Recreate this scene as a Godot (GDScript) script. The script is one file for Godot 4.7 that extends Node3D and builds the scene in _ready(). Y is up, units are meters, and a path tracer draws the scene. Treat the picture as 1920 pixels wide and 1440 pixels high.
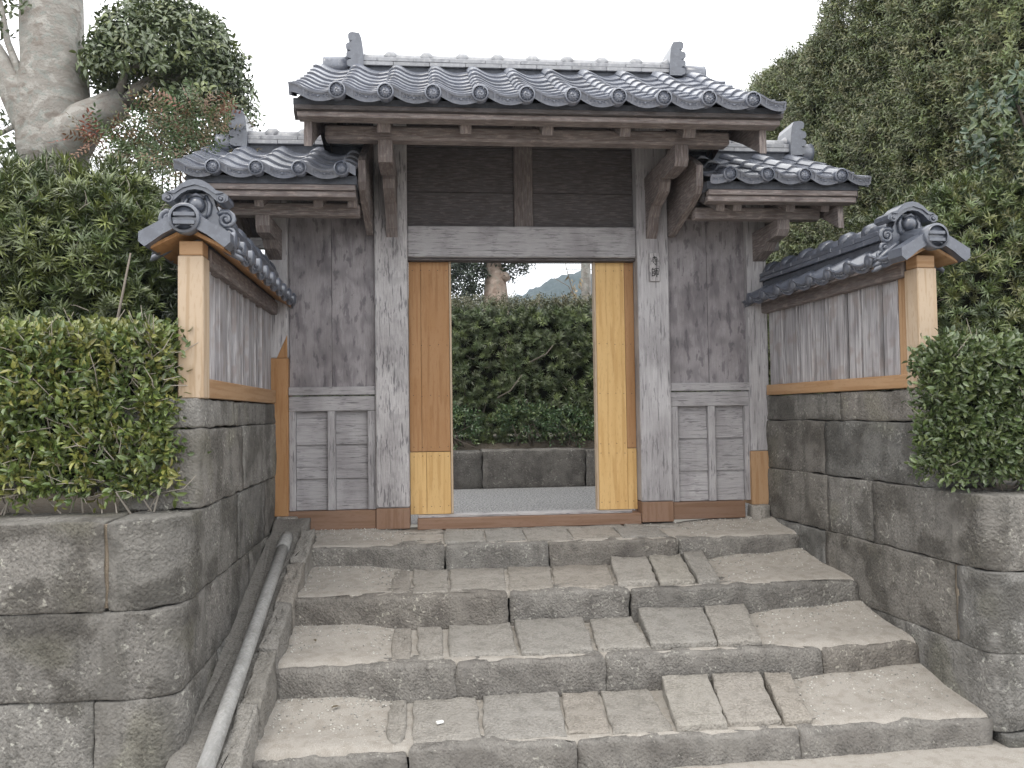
extends Node3D
# A weathered wooden gate with tiled roofs above stone steps, between stone walls, plank fences and hedges.

var rng := RandomNumberGenerator.new()
var M := {}
var offs := {}
var taken := {}
var rough_noise := FastNoiseLite.new()

func _ready():
	rng.seed = 4711
	rough_noise.seed = 5
	rough_noise.frequency = 1.0
	rough_noise.fractal_octaves = 3
	# ---- camera
	var cam := Camera3D.new()
	cam.name = "camera"
	cam.position = Vector3(-0.678, 0.84, 6.072)
	cam.rotation_order = EULER_ORDER_YXZ
	cam.rotation_degrees = Vector3(2.04, -5.4224, -0.81)
	cam.fov = 49.83
	cam.near = 0.05
	cam.far = 2000.0
	add_child(cam)
	cam.current = true
	# ---- overcast sky, soft sun, exposure
	var env := Environment.new()
	env.background_mode = Environment.BG_SKY
	var sky := Sky.new()
	var sm := ProceduralSkyMaterial.new()
	sm.sky_top_color = Color(1.0, 1.0, 1.0)
	sm.sky_horizon_color = Color(0.70, 0.71, 0.725)
	sm.sky_curve = 0.25
	sm.ground_bottom_color = Color(0.35, 0.34, 0.32)
	sm.ground_horizon_color = Color(0.8, 0.82, 0.84)
	sm.energy_multiplier = 1.55
	sm.sun_angle_max = 1.0
	sky.sky_material = sm
	env.sky = sky
	env.tonemap_mode = Environment.TONE_MAPPER_LINEAR
	env.tonemap_exposure = 1.95
	env.sdfgi_enabled = true
	env.ssao_enabled = true
	env.ssil_enabled = true
	env.fog_enabled = true
	env.fog_density = 0.0006
	env.fog_light_color = Color(0.80, 0.88, 0.97)
	var we := WorldEnvironment.new()
	we.name = "world_environment"
	we.environment = env
	add_child(we)
	var sun := DirectionalLight3D.new()
	sun.name = "sun"
	sun.light_energy = 0.25
	sun.light_angular_distance = 25.0
	sun.light_color = Color(1.0, 0.98, 0.95)
	sun.shadow_enabled = true
	sun.rotation_degrees = Vector3(-58, -32, 0)
	add_child(sun)
	# ---- the place
	materials()
	ground()
	stone_walls()
	steps()
	gatehouse()
	fences()
	nameplate()
	pipe()
	hedges()
	trees()
	beyond_the_gate()
	litter()

# =====================================================================  naming helpers
func numbered(n):
	var k = taken.get(n, 0)
	taken[n] = k + 1
	return n if k == 0 else "%s_%03d" % [n, k]

func metas(o, label, category, group := "", kind := ""):
	if label: o.set_meta("label", label)
	if category: o.set_meta("category", category)
	if group: o.set_meta("group", group)
	if kind: o.set_meta("kind", kind)

func thing(n, label, category, at := Vector3.ZERO, group := "", kind := ""):
	var o := Node3D.new()
	o.name = numbered(n)
	add_child(o)
	o.position = at
	offs[o] = -at
	metas(o, label, category, group, kind)
	return o

# a mesh with world coordinates (under a thing) or the parent's coordinates (under a part)
func part(parent, n, mesh, mat, tr = null, kind := ""):
	var o := MeshInstance3D.new()
	if mesh is SurfaceTool:
		mesh = mesh.commit()
	o.mesh = mesh
	o.material_override = null
	o.set_surface_override_material(0, mat)
	var key = [parent, n]
	var k = taken.get(key, 0)
	taken[key] = k + 1
	o.name = n if k == 0 else "%s_%03d" % [n, k]
	if tr != null:
		o.transform = tr
	if offs.has(parent):
		o.position += offs[parent]
	if kind: o.set_meta("kind", kind)
	parent.add_child(o, true)
	return o

func solo(n, mesh, mat, label, category, group := "", kind := ""):
	var o := MeshInstance3D.new()
	o.mesh = mesh.commit() if mesh is SurfaceTool else mesh
	o.set_surface_override_material(0, mat)
	o.name = numbered(n)
	add_child(o)
	metas(o, label, category, group, kind)
	return o

func scatter(parent, n, mesh, mat, xf, cols, kind := "stuff"):
	var mm := MultiMesh.new()
	mm.transform_format = MultiMesh.TRANSFORM_3D
	mm.use_colors = true
	mm.mesh = mesh
	mm.instance_count = xf.size()
	for i in xf.size():
		mm.set_instance_transform(i, xf[i])
		mm.set_instance_color(i, cols[i])
	var o := MultiMeshInstance3D.new()
	o.multimesh = mm
	o.material_override = mat
	var key = [parent, n]
	var k = taken.get(key, 0)
	taken[key] = k + 1
	o.name = n if k == 0 else "%s_%03d" % [n, k]
	if offs.has(parent): o.position = offs[parent]
	if kind: o.set_meta("kind", kind)
	parent.add_child(o, true)
	return o

# =====================================================================  mesh helpers
func S(smooth := false) -> SurfaceTool:
	var st := SurfaceTool.new()
	st.begin(Mesh.PRIMITIVE_TRIANGLES)
	st.set_smooth_group(0 if smooth else -1)
	st.set_color(Color.WHITE)
	return st

func done(st: SurfaceTool) -> ArrayMesh:
	st.generate_normals()
	st.index()
	return st.commit()

func rr(a, b): return rng.randf_range(a, b)

func tone(st: SurfaceTool, lo, hi, warm := 0.0):
	var t = rr(lo, hi)
	st.set_color(Color(t * (1.0 + warm), t, t * (1.0 - warm)))

# triangle whose front looks away from c
func tri_out(st: SurfaceTool, a, b, c, ua, ub, uc, ctr):
	if (c - a).cross(b - a).dot((a + b + c) / 3.0 - ctr) < 0.0:
		var t = b; b = c; c = t
		t = ub; ub = uc; uc = t
	st.set_uv(ua); st.add_vertex(a)
	st.set_uv(ub); st.add_vertex(b)
	st.set_uv(uc); st.add_vertex(c)

func quad_out(st, a, b, c, d, ua, ub, uc, ud, ctr):
	tri_out(st, a, b, c, ua, ub, uc, ctr)
	tri_out(st, a, c, d, ua, uc, ud, ctr)

func uvof(p: Vector3, face: int, grain: int, off: Vector2) -> Vector2:
	var o1 = (face + 1) % 3
	var o2 = (face + 2) % 3
	if grain == face: return Vector2(p[o1], p[o2]) + off
	var other = o1 if o2 == grain else o2
	return Vector2(p[other], p[grain]) + off

# box with chamfered edges; grain = the axis the wood runs along
func cbox(st: SurfaceTool, mn: Vector3, mx: Vector3, bev := 0.004, grain := 1, tr = null):
	var off := Vector2(rr(0, 7), rr(0, 7))
	var ctr = (mn + mx) * 0.5
	var h = (mx - mn) * 0.5
	var wc = tr * ctr if tr != null else ctr
	bev = minf(bev, minf(h.x, minf(h.y, h.z)) * 0.8)
	var T = func(p): return tr * p if tr != null else p
	for a in 3:
		var b = (a + 1) % 3
		var c = (a + 2) % 3
		for s in [-1, 1]:
			var q = []
			for k in [[-1, -1], [1, -1], [1, 1], [-1, 1]]:
				var p := Vector3.ZERO
				p[a] = ctr[a] + s * h[a]
				p[b] = ctr[b] + k[0] * (h[b] - bev)
				p[c] = ctr[c] + k[1] * (h[c] - bev)
				q.append(p)
			quad_out(st, T.call(q[0]), T.call(q[1]), T.call(q[2]), T.call(q[3]), uvof(q[0], a, grain, off), uvof(q[1], a, grain, off), uvof(q[2], a, grain, off), uvof(q[3], a, grain, off), wc)
	if bev < 0.0005: return
	for a in 3:   # twelve edges, along axis a
		var b = (a + 1) % 3
		var c = (a + 2) % 3
		for sb in [-1, 1]:
			for sc in [-1, 1]:
				var q = []
				for k in [[-1, 0], [1, 0], [1, 1], [-1, 1]]:
					var p := Vector3.ZERO
					p[a] = ctr[a] + k[0] * (h[a] - bev)
					p[b] = ctr[b] + sb * (h[b] - (bev if k[1] else 0.0))
					p[c] = ctr[c] + sc * (h[c] - (0.0 if k[1] else bev))
					q.append(p)
				quad_out(st, T.call(q[0]), T.call(q[1]), T.call(q[2]), T.call(q[3]), uvof(q[0], b, grain, off), uvof(q[1], b, grain, off), uvof(q[2], b, grain, off), uvof(q[3], b, grain, off), wc)
	for sx in [-1, 1]:
		for sy in [-1, 1]:
			for sz in [-1, 1]:
				var s = Vector3(sx, sy, sz)
				var p0 = ctr + s * (h - Vector3(0, bev, bev))
				var p1 = ctr + s * (h - Vector3(bev, 0, bev))
				var p2 = ctr + s * (h - Vector3(bev, bev, 0))
				tri_out(st, T.call(p0), T.call(p1), T.call(p2), uvof(p0, 0, grain, off), uvof(p1, 0, grain, off), uvof(p2, 0, grain, off), wc)

func box_mesh(mn, mx, bev := 0.004, grain := 1, tr = null, lo := 0.9, hi := 1.08):
	var st = S()
	tone(st, lo, hi)
	cbox(st, mn, mx, bev, grain, tr)
	return done(st)

# a simple polygon (any shape) drawn in a plane and given thickness; ax = the axis it is thick along; poly holds the two other axes in order (x,y), (z,y) or (x,z)
func slab(st: SurfaceTool, poly: Array, ax: int, lo: float, hi: float, grain := 1, bev := 0.003):
	var off := Vector2(rr(0, 7), rr(0, 7))
	var P = func(q: Vector2, t: float):
		if ax == 2: return Vector3(q.x, q.y, t)
		if ax == 0: return Vector3(t, q.y, q.x)
		return Vector3(q.x, t, q.y)
	var pk := PackedVector2Array(poly)
	var inner = Geometry2D.offset_polygon(pk, -bev)
	var inset = inner[0] if inner.size() == 1 and inner[0].size() == pk.size() else pk
	if inset != pk:   # match the starting corner
		var best = 0
		for k in inset.size():
			if inset[k].distance_to(pk[0]) < inset[best].distance_to(pk[0]): best = k
		var turned := PackedVector2Array()
		for k in inset.size(): turned.append(inset[(best + k) % inset.size()])
		inset = turned
		if Geometry2D.is_polygon_clockwise(inset) != Geometry2D.is_polygon_clockwise(pk): inset = pk
	var tris = Geometry2D.triangulate_polygon(inset)
	var n = pk.size()
	var cw = Geometry2D.is_polygon_clockwise(pk)
	for e in [[lo, -1.0], [hi, 1.0]]:
		for k in range(0, tris.size(), 3):
			var a = P.call(inset[tris[k]], e[0]); var b = P.call(inset[tris[k + 1]], e[0]); var c = P.call(inset[tris[k + 2]], e[0])
			var inside = (a + b + c) / 3.0
			inside[ax] -= e[1]
			tri_out(st, a, b, c, uvof(a, ax, grain, off), uvof(b, ax, grain, off), uvof(c, ax, grain, off), inside)
	var mid = (lo + hi) * 0.5
	var b2 = minf(bev, (hi - lo) * 0.3) if inset != pk else 0.0
	for k in n:
		var p = pk[k]; var q = pk[(k + 1) % n]
		var nrm = (q - p).orthogonal().normalized() * (1.0 if not cw else -1.0)
		var m2 = (p + q) * 0.5 - nrm * 0.02
		if not Geometry2D.is_point_in_polygon(m2, pk): m2 = (p + q) * 0.5 + nrm * 0.02
		var ctr = P.call(m2, mid)
		var f = 0 if ax != 0 else 2
		var a = P.call(p, lo + b2); var b = P.call(q, lo + b2); var c = P.call(q, hi - b2); var d = P.call(p, hi - b2)
		var dv = (b - a).abs()
		if dv.x > dv.y and dv.x > dv.z: f = 1
		if ax == 0: f = 1 if dv.z > dv.y else 2
		if ax == 1: f = 2 if dv.x > dv.z else 0
		quad_out(st, a, b, c, d, uvof(a, f, grain, off), uvof(b, f, grain, off), uvof(c, f, grain, off), uvof(d, f, grain, off), ctr)
		if b2 > 0.0:
			var p2 = inset[k]; var q2 = inset[(k + 1) % n]
			for e in [[lo, lo + b2], [hi, hi - b2]]:
				var a1 = P.call(p, e[1]); var b1 = P.call(q, e[1]); var c1 = P.call(q2, e[0]); var d1 = P.call(p2, e[0])
				quad_out(st, a1, b1, c1, d1, uvof(a1, f, grain, off), uvof(b1, f, grain, off), uvof(c1, f, grain, off), uvof(d1, f, grain, off), ctr)

func slab_mesh(poly, ax, lo, hi, grain := 1, bev := 0.003):
	var st = S()
	tone(st, 0.9, 1.08)
	slab(st, poly, ax, lo, hi, grain, bev)
	return done(st)

# a hewn stone: footprint (x, z), rounded edges, uneven faces. tilt = rise of the top per metre of z beyond z0
func hewn(st: SurfaceTool, poly: Array, y0: float, y1: float, bev := 0.014, amp := 0.007, step := 0.06, tilt := 0.0, z0 := 0.0):
	var area := 0.0
	for k in poly.size(): area += poly[k].cross(poly[(k + 1) % poly.size()])
	if area < 0.0:
		poly = poly.duplicate()
		poly.reverse()
	var ctr2 := Vector2.ZERO
	for p in poly: ctr2 += p / float(poly.size())
	var seed_off = Vector3(rr(-50, 50), rr(-50, 50), rr(-50, 50))
	var base := []
	var n = poly.size()
	for k in n:
		var p: Vector2 = poly[k]; var q: Vector2 = poly[(k + 1) % n]
		var l = p.distance_to(q)
		var m = maxi(1, int(round(l / step)))
		for j in m:
			var w = p.lerp(q, float(j) / m)
			base.append(w)
	var rings := []   # [inset, y]
	var hgt = y1 - y0
	rings.append([bev, y0])
	rings.append([bev * 0.3, y0 + bev * 0.3])
	var m = maxi(2, int(round(hgt / step)))
	for j in range(0, m + 1): rings.append([0.0, lerpf(y0 + bev, y1 - bev, float(j) / m)])
	rings.append([bev * 0.3, y1 - bev * 0.3])
	rings.append([bev, y1])
	var nb = base.size()
	var pos := []
	for r in rings:
		var row := []
		for k in nb:
			var p: Vector2 = base[k]
			var d = (ctr2 - p)
			var t = (base[(k + 1) % nb] - base[(k - 1 + nb) % nb]).normalized()
			var inn = Vector2(-t.y, t.x)
			if inn.dot(d) < 0: inn = -inn
			var q = p + inn * r[0]
			row.append(Vector3(q.x, r[1], q.y))
		pos.append(row)
	var last: Array = pos[pos.size() - 1]
	for f in [0.25, 0.5, 0.75]:
		var row := []
		for p in last: row.append(Vector3(lerpf(p.x, ctr2.x, f), y1, lerpf(p.z, ctr2.y, f)))
		pos.append(row)
	for i in pos.size():
		for k in nb:
			var p: Vector3 = pos[i][k]
			var d := Vector3(rough_noise.get_noise_3dv(p * 5.0 + seed_off), rough_noise.get_noise_3dv(p * 5.0 - seed_off), rough_noise.get_noise_3dv(p * 5.0 + seed_off * 2.0))
			d += 0.5 * Vector3(rough_noise.get_noise_3dv(p * 19.0 + seed_off), rough_noise.get_noise_3dv(p * 19.0 - seed_off), rough_noise.get_noise_3dv(p * 19.0 + seed_off * 2.0))
			p += d * amp * 1.6
			if tilt != 0.0:
				p.y += tilt * (p.z - z0) * clampf((p.y - y0) / maxf(hgt, 0.001), 0.0, 1.0)
			pos[i][k] = p
	var top = Vector3(ctr2.x, y1 + (tilt * (ctr2.y - z0)), ctr2.y)
	st.set_smooth_group(0)
	for i in pos.size() - 1:
		for k in nb:
			var k2 = (k + 1) % nb
			for v in [pos[i][k], pos[i][k2], pos[i + 1][k2], pos[i][k], pos[i + 1][k2], pos[i + 1][k]]: st.add_vertex(v)
	for k in nb:
		for v in [pos[pos.size() - 1][k], pos[pos.size() - 1][(k + 1) % nb], top]: st.add_vertex(v)

func hewn_mesh(poly, y0, y1, bev := 0.014, amp := 0.007, step := 0.06, tilt := 0.0, z0 := 0.0, lo := 0.85, hi := 1.12):
	var st = S(true)
	var t = rr(lo, hi)
	var w = rr(-0.02, 0.03)
	st.set_color(Color(t * (1 + w), t, t * (1 - w)))
	hewn(st, poly, y0, y1, bev, amp, step, tilt, z0)
	return done(st)

func rect(x0, z0, x1, z1): return [Vector2(x0, z0), Vector2(x1, z0), Vector2(x1, z1), Vector2(x0, z1)]

func tube(st: SurfaceTool, pts: Array, radii: Array, sides := 8, wob := 0.0, caps := true):
	var n = pts.size()
	var rows := []
	var ref := Vector3.UP
	var len := 0.0
	var prev_x := Vector3.ZERO
	for i in n:
		var t: Vector3 = (pts[mini(i + 1, n - 1)] - pts[maxi(i - 1, 0)]).normalized()
		var x = prev_x - t * prev_x.dot(t)
		if x.length() < 0.1:
			x = t.cross(Vector3.UP if absf(t.y) < 0.9 else Vector3.RIGHT)
		x = x.normalized()
		prev_x = x
		var y = t.cross(x)
		if i > 0: len += pts[i].distance_to(pts[i - 1])
		var row := []
		for k in sides + 1:
			var a = TAU * float(k % sides) / sides
			var d = x * cos(a) + y * sin(a)
			var p: Vector3 = pts[i] + d * radii[i]
			if wob > 0.0:
				p += d * wob * (rough_noise.get_noise_3dv(p * 6.0) + 0.5 * rough_noise.get_noise_3dv(p * 20.0))
			row.append([p, Vector2(TAU * radii[i] * float(k) / sides, len)])
		rows.append(row)
	for i in n - 1:
		for k in sides:
			var a = rows[i][k]; var b = rows[i][k + 1]; var c = rows[i + 1][k + 1]; var d = rows[i + 1][k]
			quad_out(st, a[0], b[0], c[0], d[0], a[1], b[1], c[1], d[1], (pts[i] + pts[i + 1]) * 0.5)
	if caps:
		for e in [0, n - 1]:
			for k in sides:
				tri_out(st, rows[e][k][0], rows[e][k + 1][0], pts[e], Vector2.ZERO, Vector2.ZERO, Vector2.ZERO, pts[1] if e == 0 else pts[n - 2])

# solid of revolution about +z through c; prof = [radius, z] pairs from the outside back to the middle of the front
func lathe(st: SurfaceTool, c: Vector3, prof: Array, segs := 20, tr = null):
	for i in prof.size() - 1:
		for k in segs:
			var a0 = TAU * k / segs; var a1 = TAU * ((k + 1) % segs) / segs
			var q := []
			for e in [[i, a0], [i, a1], [i + 1, a1], [i + 1, a0]]:
				q.append(c + Vector3(cos(e[1]) * prof[e[0]][0], sin(e[1]) * prof[e[0]][0], prof[e[0]][1]))
			var nrm_in = c + Vector3(0, 0, minf(prof[i][1], prof[i + 1][1]) - 0.05)
			if tr != null:
				for j in 4: q[j] = tr * q[j]
				nrm_in = tr * nrm_in
			var z := Vector2.ZERO
			if prof[i][0] > 1e-5: tri_out(st, q[0], q[1], q[2], z, z, z, nrm_in)
			if prof[i + 1][0] > 1e-5: tri_out(st, q[0], q[2], q[3], z, z, z, nrm_in)

func ball(st: SurfaceTool, c: Vector3, r: Vector3, su := 8, sv := 5):
	for i in sv:
		for k in su:
			var q := []
			for e in [[i, k], [i, k + 1], [i + 1, k + 1], [i + 1, k]]:
				var th = PI * e[0] / sv; var ph = TAU * (e[1] % su) / su
				q.append(c + Vector3(sin(th) * cos(ph) * r.x, cos(th) * r.y, sin(th) * sin(ph) * r.z))
			var z := Vector2.ZERO
			if i > 0: tri_out(st, q[0], q[1], q[2], z, z, z, c)
			if i < sv - 1: tri_out(st, q[0], q[2], q[3], z, z, z, c)

# one leaf: four folded triangles
func leaf(st: SurfaceTool, b: Vector3, dir: Vector3, up: Vector3, l: float, w: float, fold := 0.25, droop := 0.15):
	dir = dir.normalized()
	var side = dir.cross(up).normalized()
	var nn = side.cross(dir).normalized()
	if w > l * 0.3:      # oval leaf
		var c1 = b + dir * l * 0.28 + nn * l * 0.03
		var c2 = b + dir * l * 0.66 - nn * l * droop * 0.25
		var tp = b + dir * l - nn * l * droop
		var f = nn * w * fold
		var l1 = c1 - side * w * 0.42 + f; var r1 = c1 + side * w * 0.42 + f
		var l2 = c2 - side * w * 0.44 + f; var r2 = c2 + side * w * 0.44 + f
		for t in [[b, l1, c1], [b, c1, r1], [l1, l2, c1], [c1, l2, c2], [c1, c2, r1], [r1, c2, r2], [l2, tp, c2], [c2, tp, r2]]:
			st.add_vertex(t[0]); st.add_vertex(t[1]); st.add_vertex(t[2])
		return
	var mid = b + dir * l * 0.45 + nn * l * 0.03
	var ml = mid - side * w * 0.5 + nn * w * fold
	var mr = mid + side * w * 0.5 + nn * w * fold
	var tip = b + dir * l - nn * l * droop
	for t in [[b, ml, mid], [b, mid, mr], [ml, tip, mid], [mid, tip, mr]]:
		st.add_vertex(t[0]); st.add_vertex(t[1]); st.add_vertex(t[2])

# =====================================================================  textures and materials
func nz(w: int, h: int, type: int, freq: float, oct: int, sd: int, sx := 1, sy := 1, warp := 0.0) -> PackedByteArray:
	var n := FastNoiseLite.new()
	n.noise_type = type
	n.frequency = freq
	n.fractal_octaves = oct
	n.seed = sd
	if type == FastNoiseLite.TYPE_CELLULAR:
		n.cellular_return_type = FastNoiseLite.RETURN_DISTANCE
	if warp > 0.0:
		n.domain_warp_enabled = true
		n.domain_warp_amplitude = warp
		n.domain_warp_frequency = freq * 0.7
	var im: Image = n.get_seamless_image(maxi(16, w / sx), maxi(16, h / sy), false, false, 0.15)
	im.convert(Image.FORMAT_L8)
	if im.get_width() != w or im.get_height() != h: im.resize(w, h, Image.INTERPOLATE_CUBIC)
	return im.get_data()

# base colour plus layers [noise, low, high, colour, strength], colours linear
func tex(w: int, h: int, base: Color, layers: Array) -> ImageTexture:
	var n = w * h
	var R := PackedFloat32Array(); var G := PackedFloat32Array(); var B := PackedFloat32Array()
	var b = base.linear_to_srgb()
	R.resize(n); R.fill(b.r * 255.0); G.resize(n); G.fill(b.g * 255.0); B.resize(n); B.fill(b.b * 255.0)
	for ly in layers:
		var lut := PackedFloat32Array()
		for i in 256: lut.append(smoothstep(ly[1], ly[2], i / 255.0) * ly[4] if ly[1] < ly[2] else (1.0 - smoothstep(ly[2], ly[1], i / 255.0)) * ly[4])
		var c = ly[3].linear_to_srgb()
		var cr = c.r * 255.0; var cg = c.g * 255.0; var cb = c.b * 255.0
		var src: PackedByteArray = ly[0]
		var mask: PackedByteArray = ly[5] if ly.size() > 5 else PackedByteArray()
		var has = mask.size() > 0
		for i in n:
			var a = lut[src[i]]
			if a > 0.004:
				if has: a *= clampf((mask[i] - 90) * 0.0125, 0.0, 1.0)
				R[i] += (cr - R[i]) * a
				G[i] += (cg - G[i]) * a
				B[i] += (cb - B[i]) * a
	var out := PackedByteArray()
	out.resize(n * 3)
	for i in n:
		out[i * 3] = clampi(int(R[i]), 0, 255)
		out[i * 3 + 1] = clampi(int(G[i]), 0, 255)
		out[i * 3 + 2] = clampi(int(B[i]), 0, 255)
	return ImageTexture.create_from_image(Image.create_from_data(w, h, false, Image.FORMAT_RGB8, out))

func gray(w: int, h: int, layers: Array) -> ImageTexture:   # weighted sum of noises as a height map
	var n = w * h
	var H := PackedByteArray(); H.resize(n)
	if layers.size() == 1:
		H = layers[0][0]
	elif layers.size() == 2:
		var a: PackedByteArray = layers[0][0]; var b: PackedByteArray = layers[1][0]
		var wa = layers[0][1]; var wb = layers[1][1]
		for i in n: H[i] = int(a[i] * wa + b[i] * wb)
	return ImageTexture.create_from_image(Image.create_from_data(w, h, false, Image.FORMAT_L8, H))

func mat(nm, t, scale, rough, tint := Color.WHITE, tri := false, bump = null, bump_cm := 0.3, spec := 0.4):
	var m := StandardMaterial3D.new()
	m.resource_name = nm
	m.albedo_color = tint.linear_to_srgb()
	if t: m.albedo_texture = t
	m.roughness = rough
	m.metallic_specular = spec
	m.vertex_color_use_as_albedo = true
	m.uv1_scale = Vector3.ONE * scale
	if tri:
		m.uv1_triplanar = true
		m.uv1_world_triplanar = true
		m.uv1_triplanar_sharpness = 4.0
	if bump:
		m.heightmap_enabled = true
		m.heightmap_texture = bump
		m.heightmap_scale = bump_cm
	M[nm] = m
	return m

func detail(m, t, scale):   # a second, coarser pattern multiplied over the first
	m.detail_enabled = true
	m.detail_albedo = t
	m.detail_blend_mode = BaseMaterial3D.BLEND_MODE_MUL
	m.detail_uv_layer = BaseMaterial3D.DETAIL_UV_2
	m.uv2_scale = Vector3.ONE * scale
	m.uv2_triplanar = true
	m.uv2_world_triplanar = true

func materials():
	var SX = FastNoiseLite.TYPE_SIMPLEX_SMOOTH
	var VAL = FastNoiseLite.TYPE_VALUE_CUBIC
	var CE = FastNoiseLite.TYPE_CELLULAR
	# --- weathered silver wood: long dark and pale flakes along the grain (v)
	var w := 512; var h := 512
	var fleck = nz(w, h, SX, 0.10, 3, 11, 1, 7, 4.0)
	var fleck2 = nz(w, h, SX, 0.11, 2, 12, 1, 6)
	var grain = nz(w, h, SX, 0.18, 3, 13, 1, 16)
	var blot = nz(w, h, SX, 0.012, 3, 14)
	var blot2 = nz(w, h, SX, 0.008, 2, 16)
	var fine = nz(w, h, VAL, 0.7, 1, 15)
	var long1 = nz(w, h, SX, 0.10, 3, 17, 1, 20)
	var long2 = nz(w, h, SX, 0.05, 2, 18, 1, 12)
	M_tex["weather"] = tex(w, h, Color(0.375, 0.366, 0.365), [
		[grain, 0.35, 0.75, Color(0.28, 0.272, 0.27), 0.6],
		[blot, 0.5, 0.8, Color(0.25, 0.243, 0.243), 0.5],
		[fleck, 0.60, 0.66, Color(0.14, 0.137, 0.142), 0.85, blot2],
		[fleck2, 0.60, 0.76, Color(0.47, 0.46, 0.455), 0.4],
		[long1, 0.25, 0.12, Color(0.10, 0.097, 0.1), 0.8],
		[fine, 0.5, 0.95, Color(0.22, 0.21, 0.21), 0.35]])
	M_tex["weather_h"] = gray(w, h, [[fleck, 0.55], [grain, 0.45]])
	M_tex["streak"] = tex(w, h, Color(0.30, 0.293, 0.298), [
		[long2, 0.45, 0.8, Color(0.20, 0.193, 0.195), 0.7],
		[long1, 0.58, 0.8, Color(0.42, 0.41, 0.405), 0.6],
		[long1, 0.40, 0.15, Color(0.12, 0.115, 0.115), 0.6],
		[blot, 0.5, 0.8, Color(0.22, 0.19, 0.175), 0.5]])
	M_tex["streak_h"] = gray(w, h, [[long1, 0.6], [long2, 0.4]])
	M_tex["smooth"] = tex(w, h, Color(0.36, 0.352, 0.355), [
		[long2, 0.48, 0.85, Color(0.27, 0.262, 0.265), 0.6],
		[grain, 0.45, 0.8, Color(0.30, 0.292, 0.295), 0.5],
		[long1, 0.60, 0.85, Color(0.45, 0.44, 0.44), 0.45],
		[long1, 0.26, 0.12, Color(0.11, 0.107, 0.11), 0.8],
		[fleck, 0.66, 0.70, Color(0.18, 0.175, 0.18), 0.7, blot2],
		[fine, 0.5, 0.95, Color(0.22, 0.21, 0.21), 0.3]])
	M_tex["cloud"] = tex(256, 256, Color(1, 1, 1), [
		[nz(256, 256, SX, 0.018, 4, 19, 1, 2, 25.0), 0.3, 0.9, Color(0.55, 0.535, 0.54), 0.6]])
	# --- planed grey panel, dark swirls
	var swirl = nz(w, h, SX, 0.018, 4, 21, 1, 4, 20.0)
	var swirl2 = nz(w, h, SX, 0.032, 4, 22, 1, 3, 22.0)
	M_tex["panel"] = tex(w, h, Color(0.22, 0.21, 0.212), [
		[grain, 0.4, 0.8, Color(0.165, 0.157, 0.16), 0.6],
		[blot2, 0.45, 0.85, Color(0.13, 0.122, 0.127), 0.6],
		[swirl, 0.5, 0.85, Color(0.11, 0.102, 0.108), 0.55],
		[swirl2, 0.6, 0.80, Color(0.27, 0.262, 0.265), 0.45],
		[swirl2, 0.34, 0.2, Color(0.08, 0.074, 0.08), 0.6],
		[fine, 0.5, 0.95, Color(0.13, 0.125, 0.13), 0.35]])
	# --- dark eaves wood
	M_tex["dark"] = tex(w, h, Color(0.142, 0.126, 0.122), [
		[grain, 0.35, 0.75, Color(0.095, 0.074, 0.068), 0.75],
		[fleck2, 0.58, 0.72, Color(0.24, 0.205, 0.19), 0.55],
		[blot, 0.5, 0.85, Color(0.085, 0.07, 0.067), 0.3],
		[fine, 0.5, 0.95, Color(0.06, 0.05, 0.045), 0.35]])
	# --- fresh wood grain, as a near-white pattern to be tinted
	var ring = nz(512, 512, SX, 0.05, 3, 31, 1, 24, 8.0)
	var wave = nz(512, 512, SX, 0.012, 2, 32, 1, 5, 20.0)
	var fine2 = nz(512, 512, VAL, 0.3, 1, 33, 1, 4)
	M_tex["fresh"] = tex(512, 512, Color(0.92, 0.9, 0.88), [
		[ring, 0.45, 0.8, Color(0.70, 0.62, 0.52), 0.7],
		[wave, 0.5, 0.8, Color(0.82, 0.75, 0.66), 0.5],
		[fine2, 0.6, 0.95, Color(0.55, 0.46, 0.36), 0.3]])
	# --- stone
	var sp1 = nz(w, h, VAL, 0.44, 2, 41)
	var sp2 = nz(w, h, SX, 0.12, 4, 42)
	var sp3 = nz(w, h, SX, 0.024, 4, 43, 1, 1, 25.0)
	var lich = nz(w, h, SX, 0.07, 3, 44, 1, 1, 15.0)
	var lmask = nz(w, h, SX, 0.008, 2, 45)
	var pit = nz(w, h, CE, 0.12, 1, 46)
	var micro = nz(w, h, VAL, 0.9, 1, 47)
	M_tex["stone"] = tex(w, h, Color(0.205, 0.198, 0.184), [
		[sp3, 0.48, 0.8, Color(0.14, 0.136, 0.127), 0.6],
		[sp3, 0.42, 0.15, Color(0.26, 0.252, 0.235), 0.5],
		[sp2, 0.55, 0.85, Color(0.12, 0.117, 0.108), 0.45],
		[sp2, 0.42, 0.15, Color(0.28, 0.27, 0.25), 0.35],
		[sp1, 0.60, 0.95, Color(0.36, 0.35, 0.325), 0.6],
		[sp1, 0.38, 0.08, Color(0.055, 0.053, 0.05), 0.6],
		[micro, 0.55, 1.0, Color(0.33, 0.32, 0.30), 0.4],
		[micro, 0.42, 0.0, Color(0.08, 0.077, 0.072), 0.45],
		[lich, 0.73, 0.78, Color(0.48, 0.48, 0.43), 0.75, lmask],
		[pit, 0.10, 0.02, Color(0.05, 0.047, 0.045), 0.6]])
	M_tex["stone_h"] = gray(w, h, [[sp2, 0.6], [sp1, 0.4]])
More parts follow.
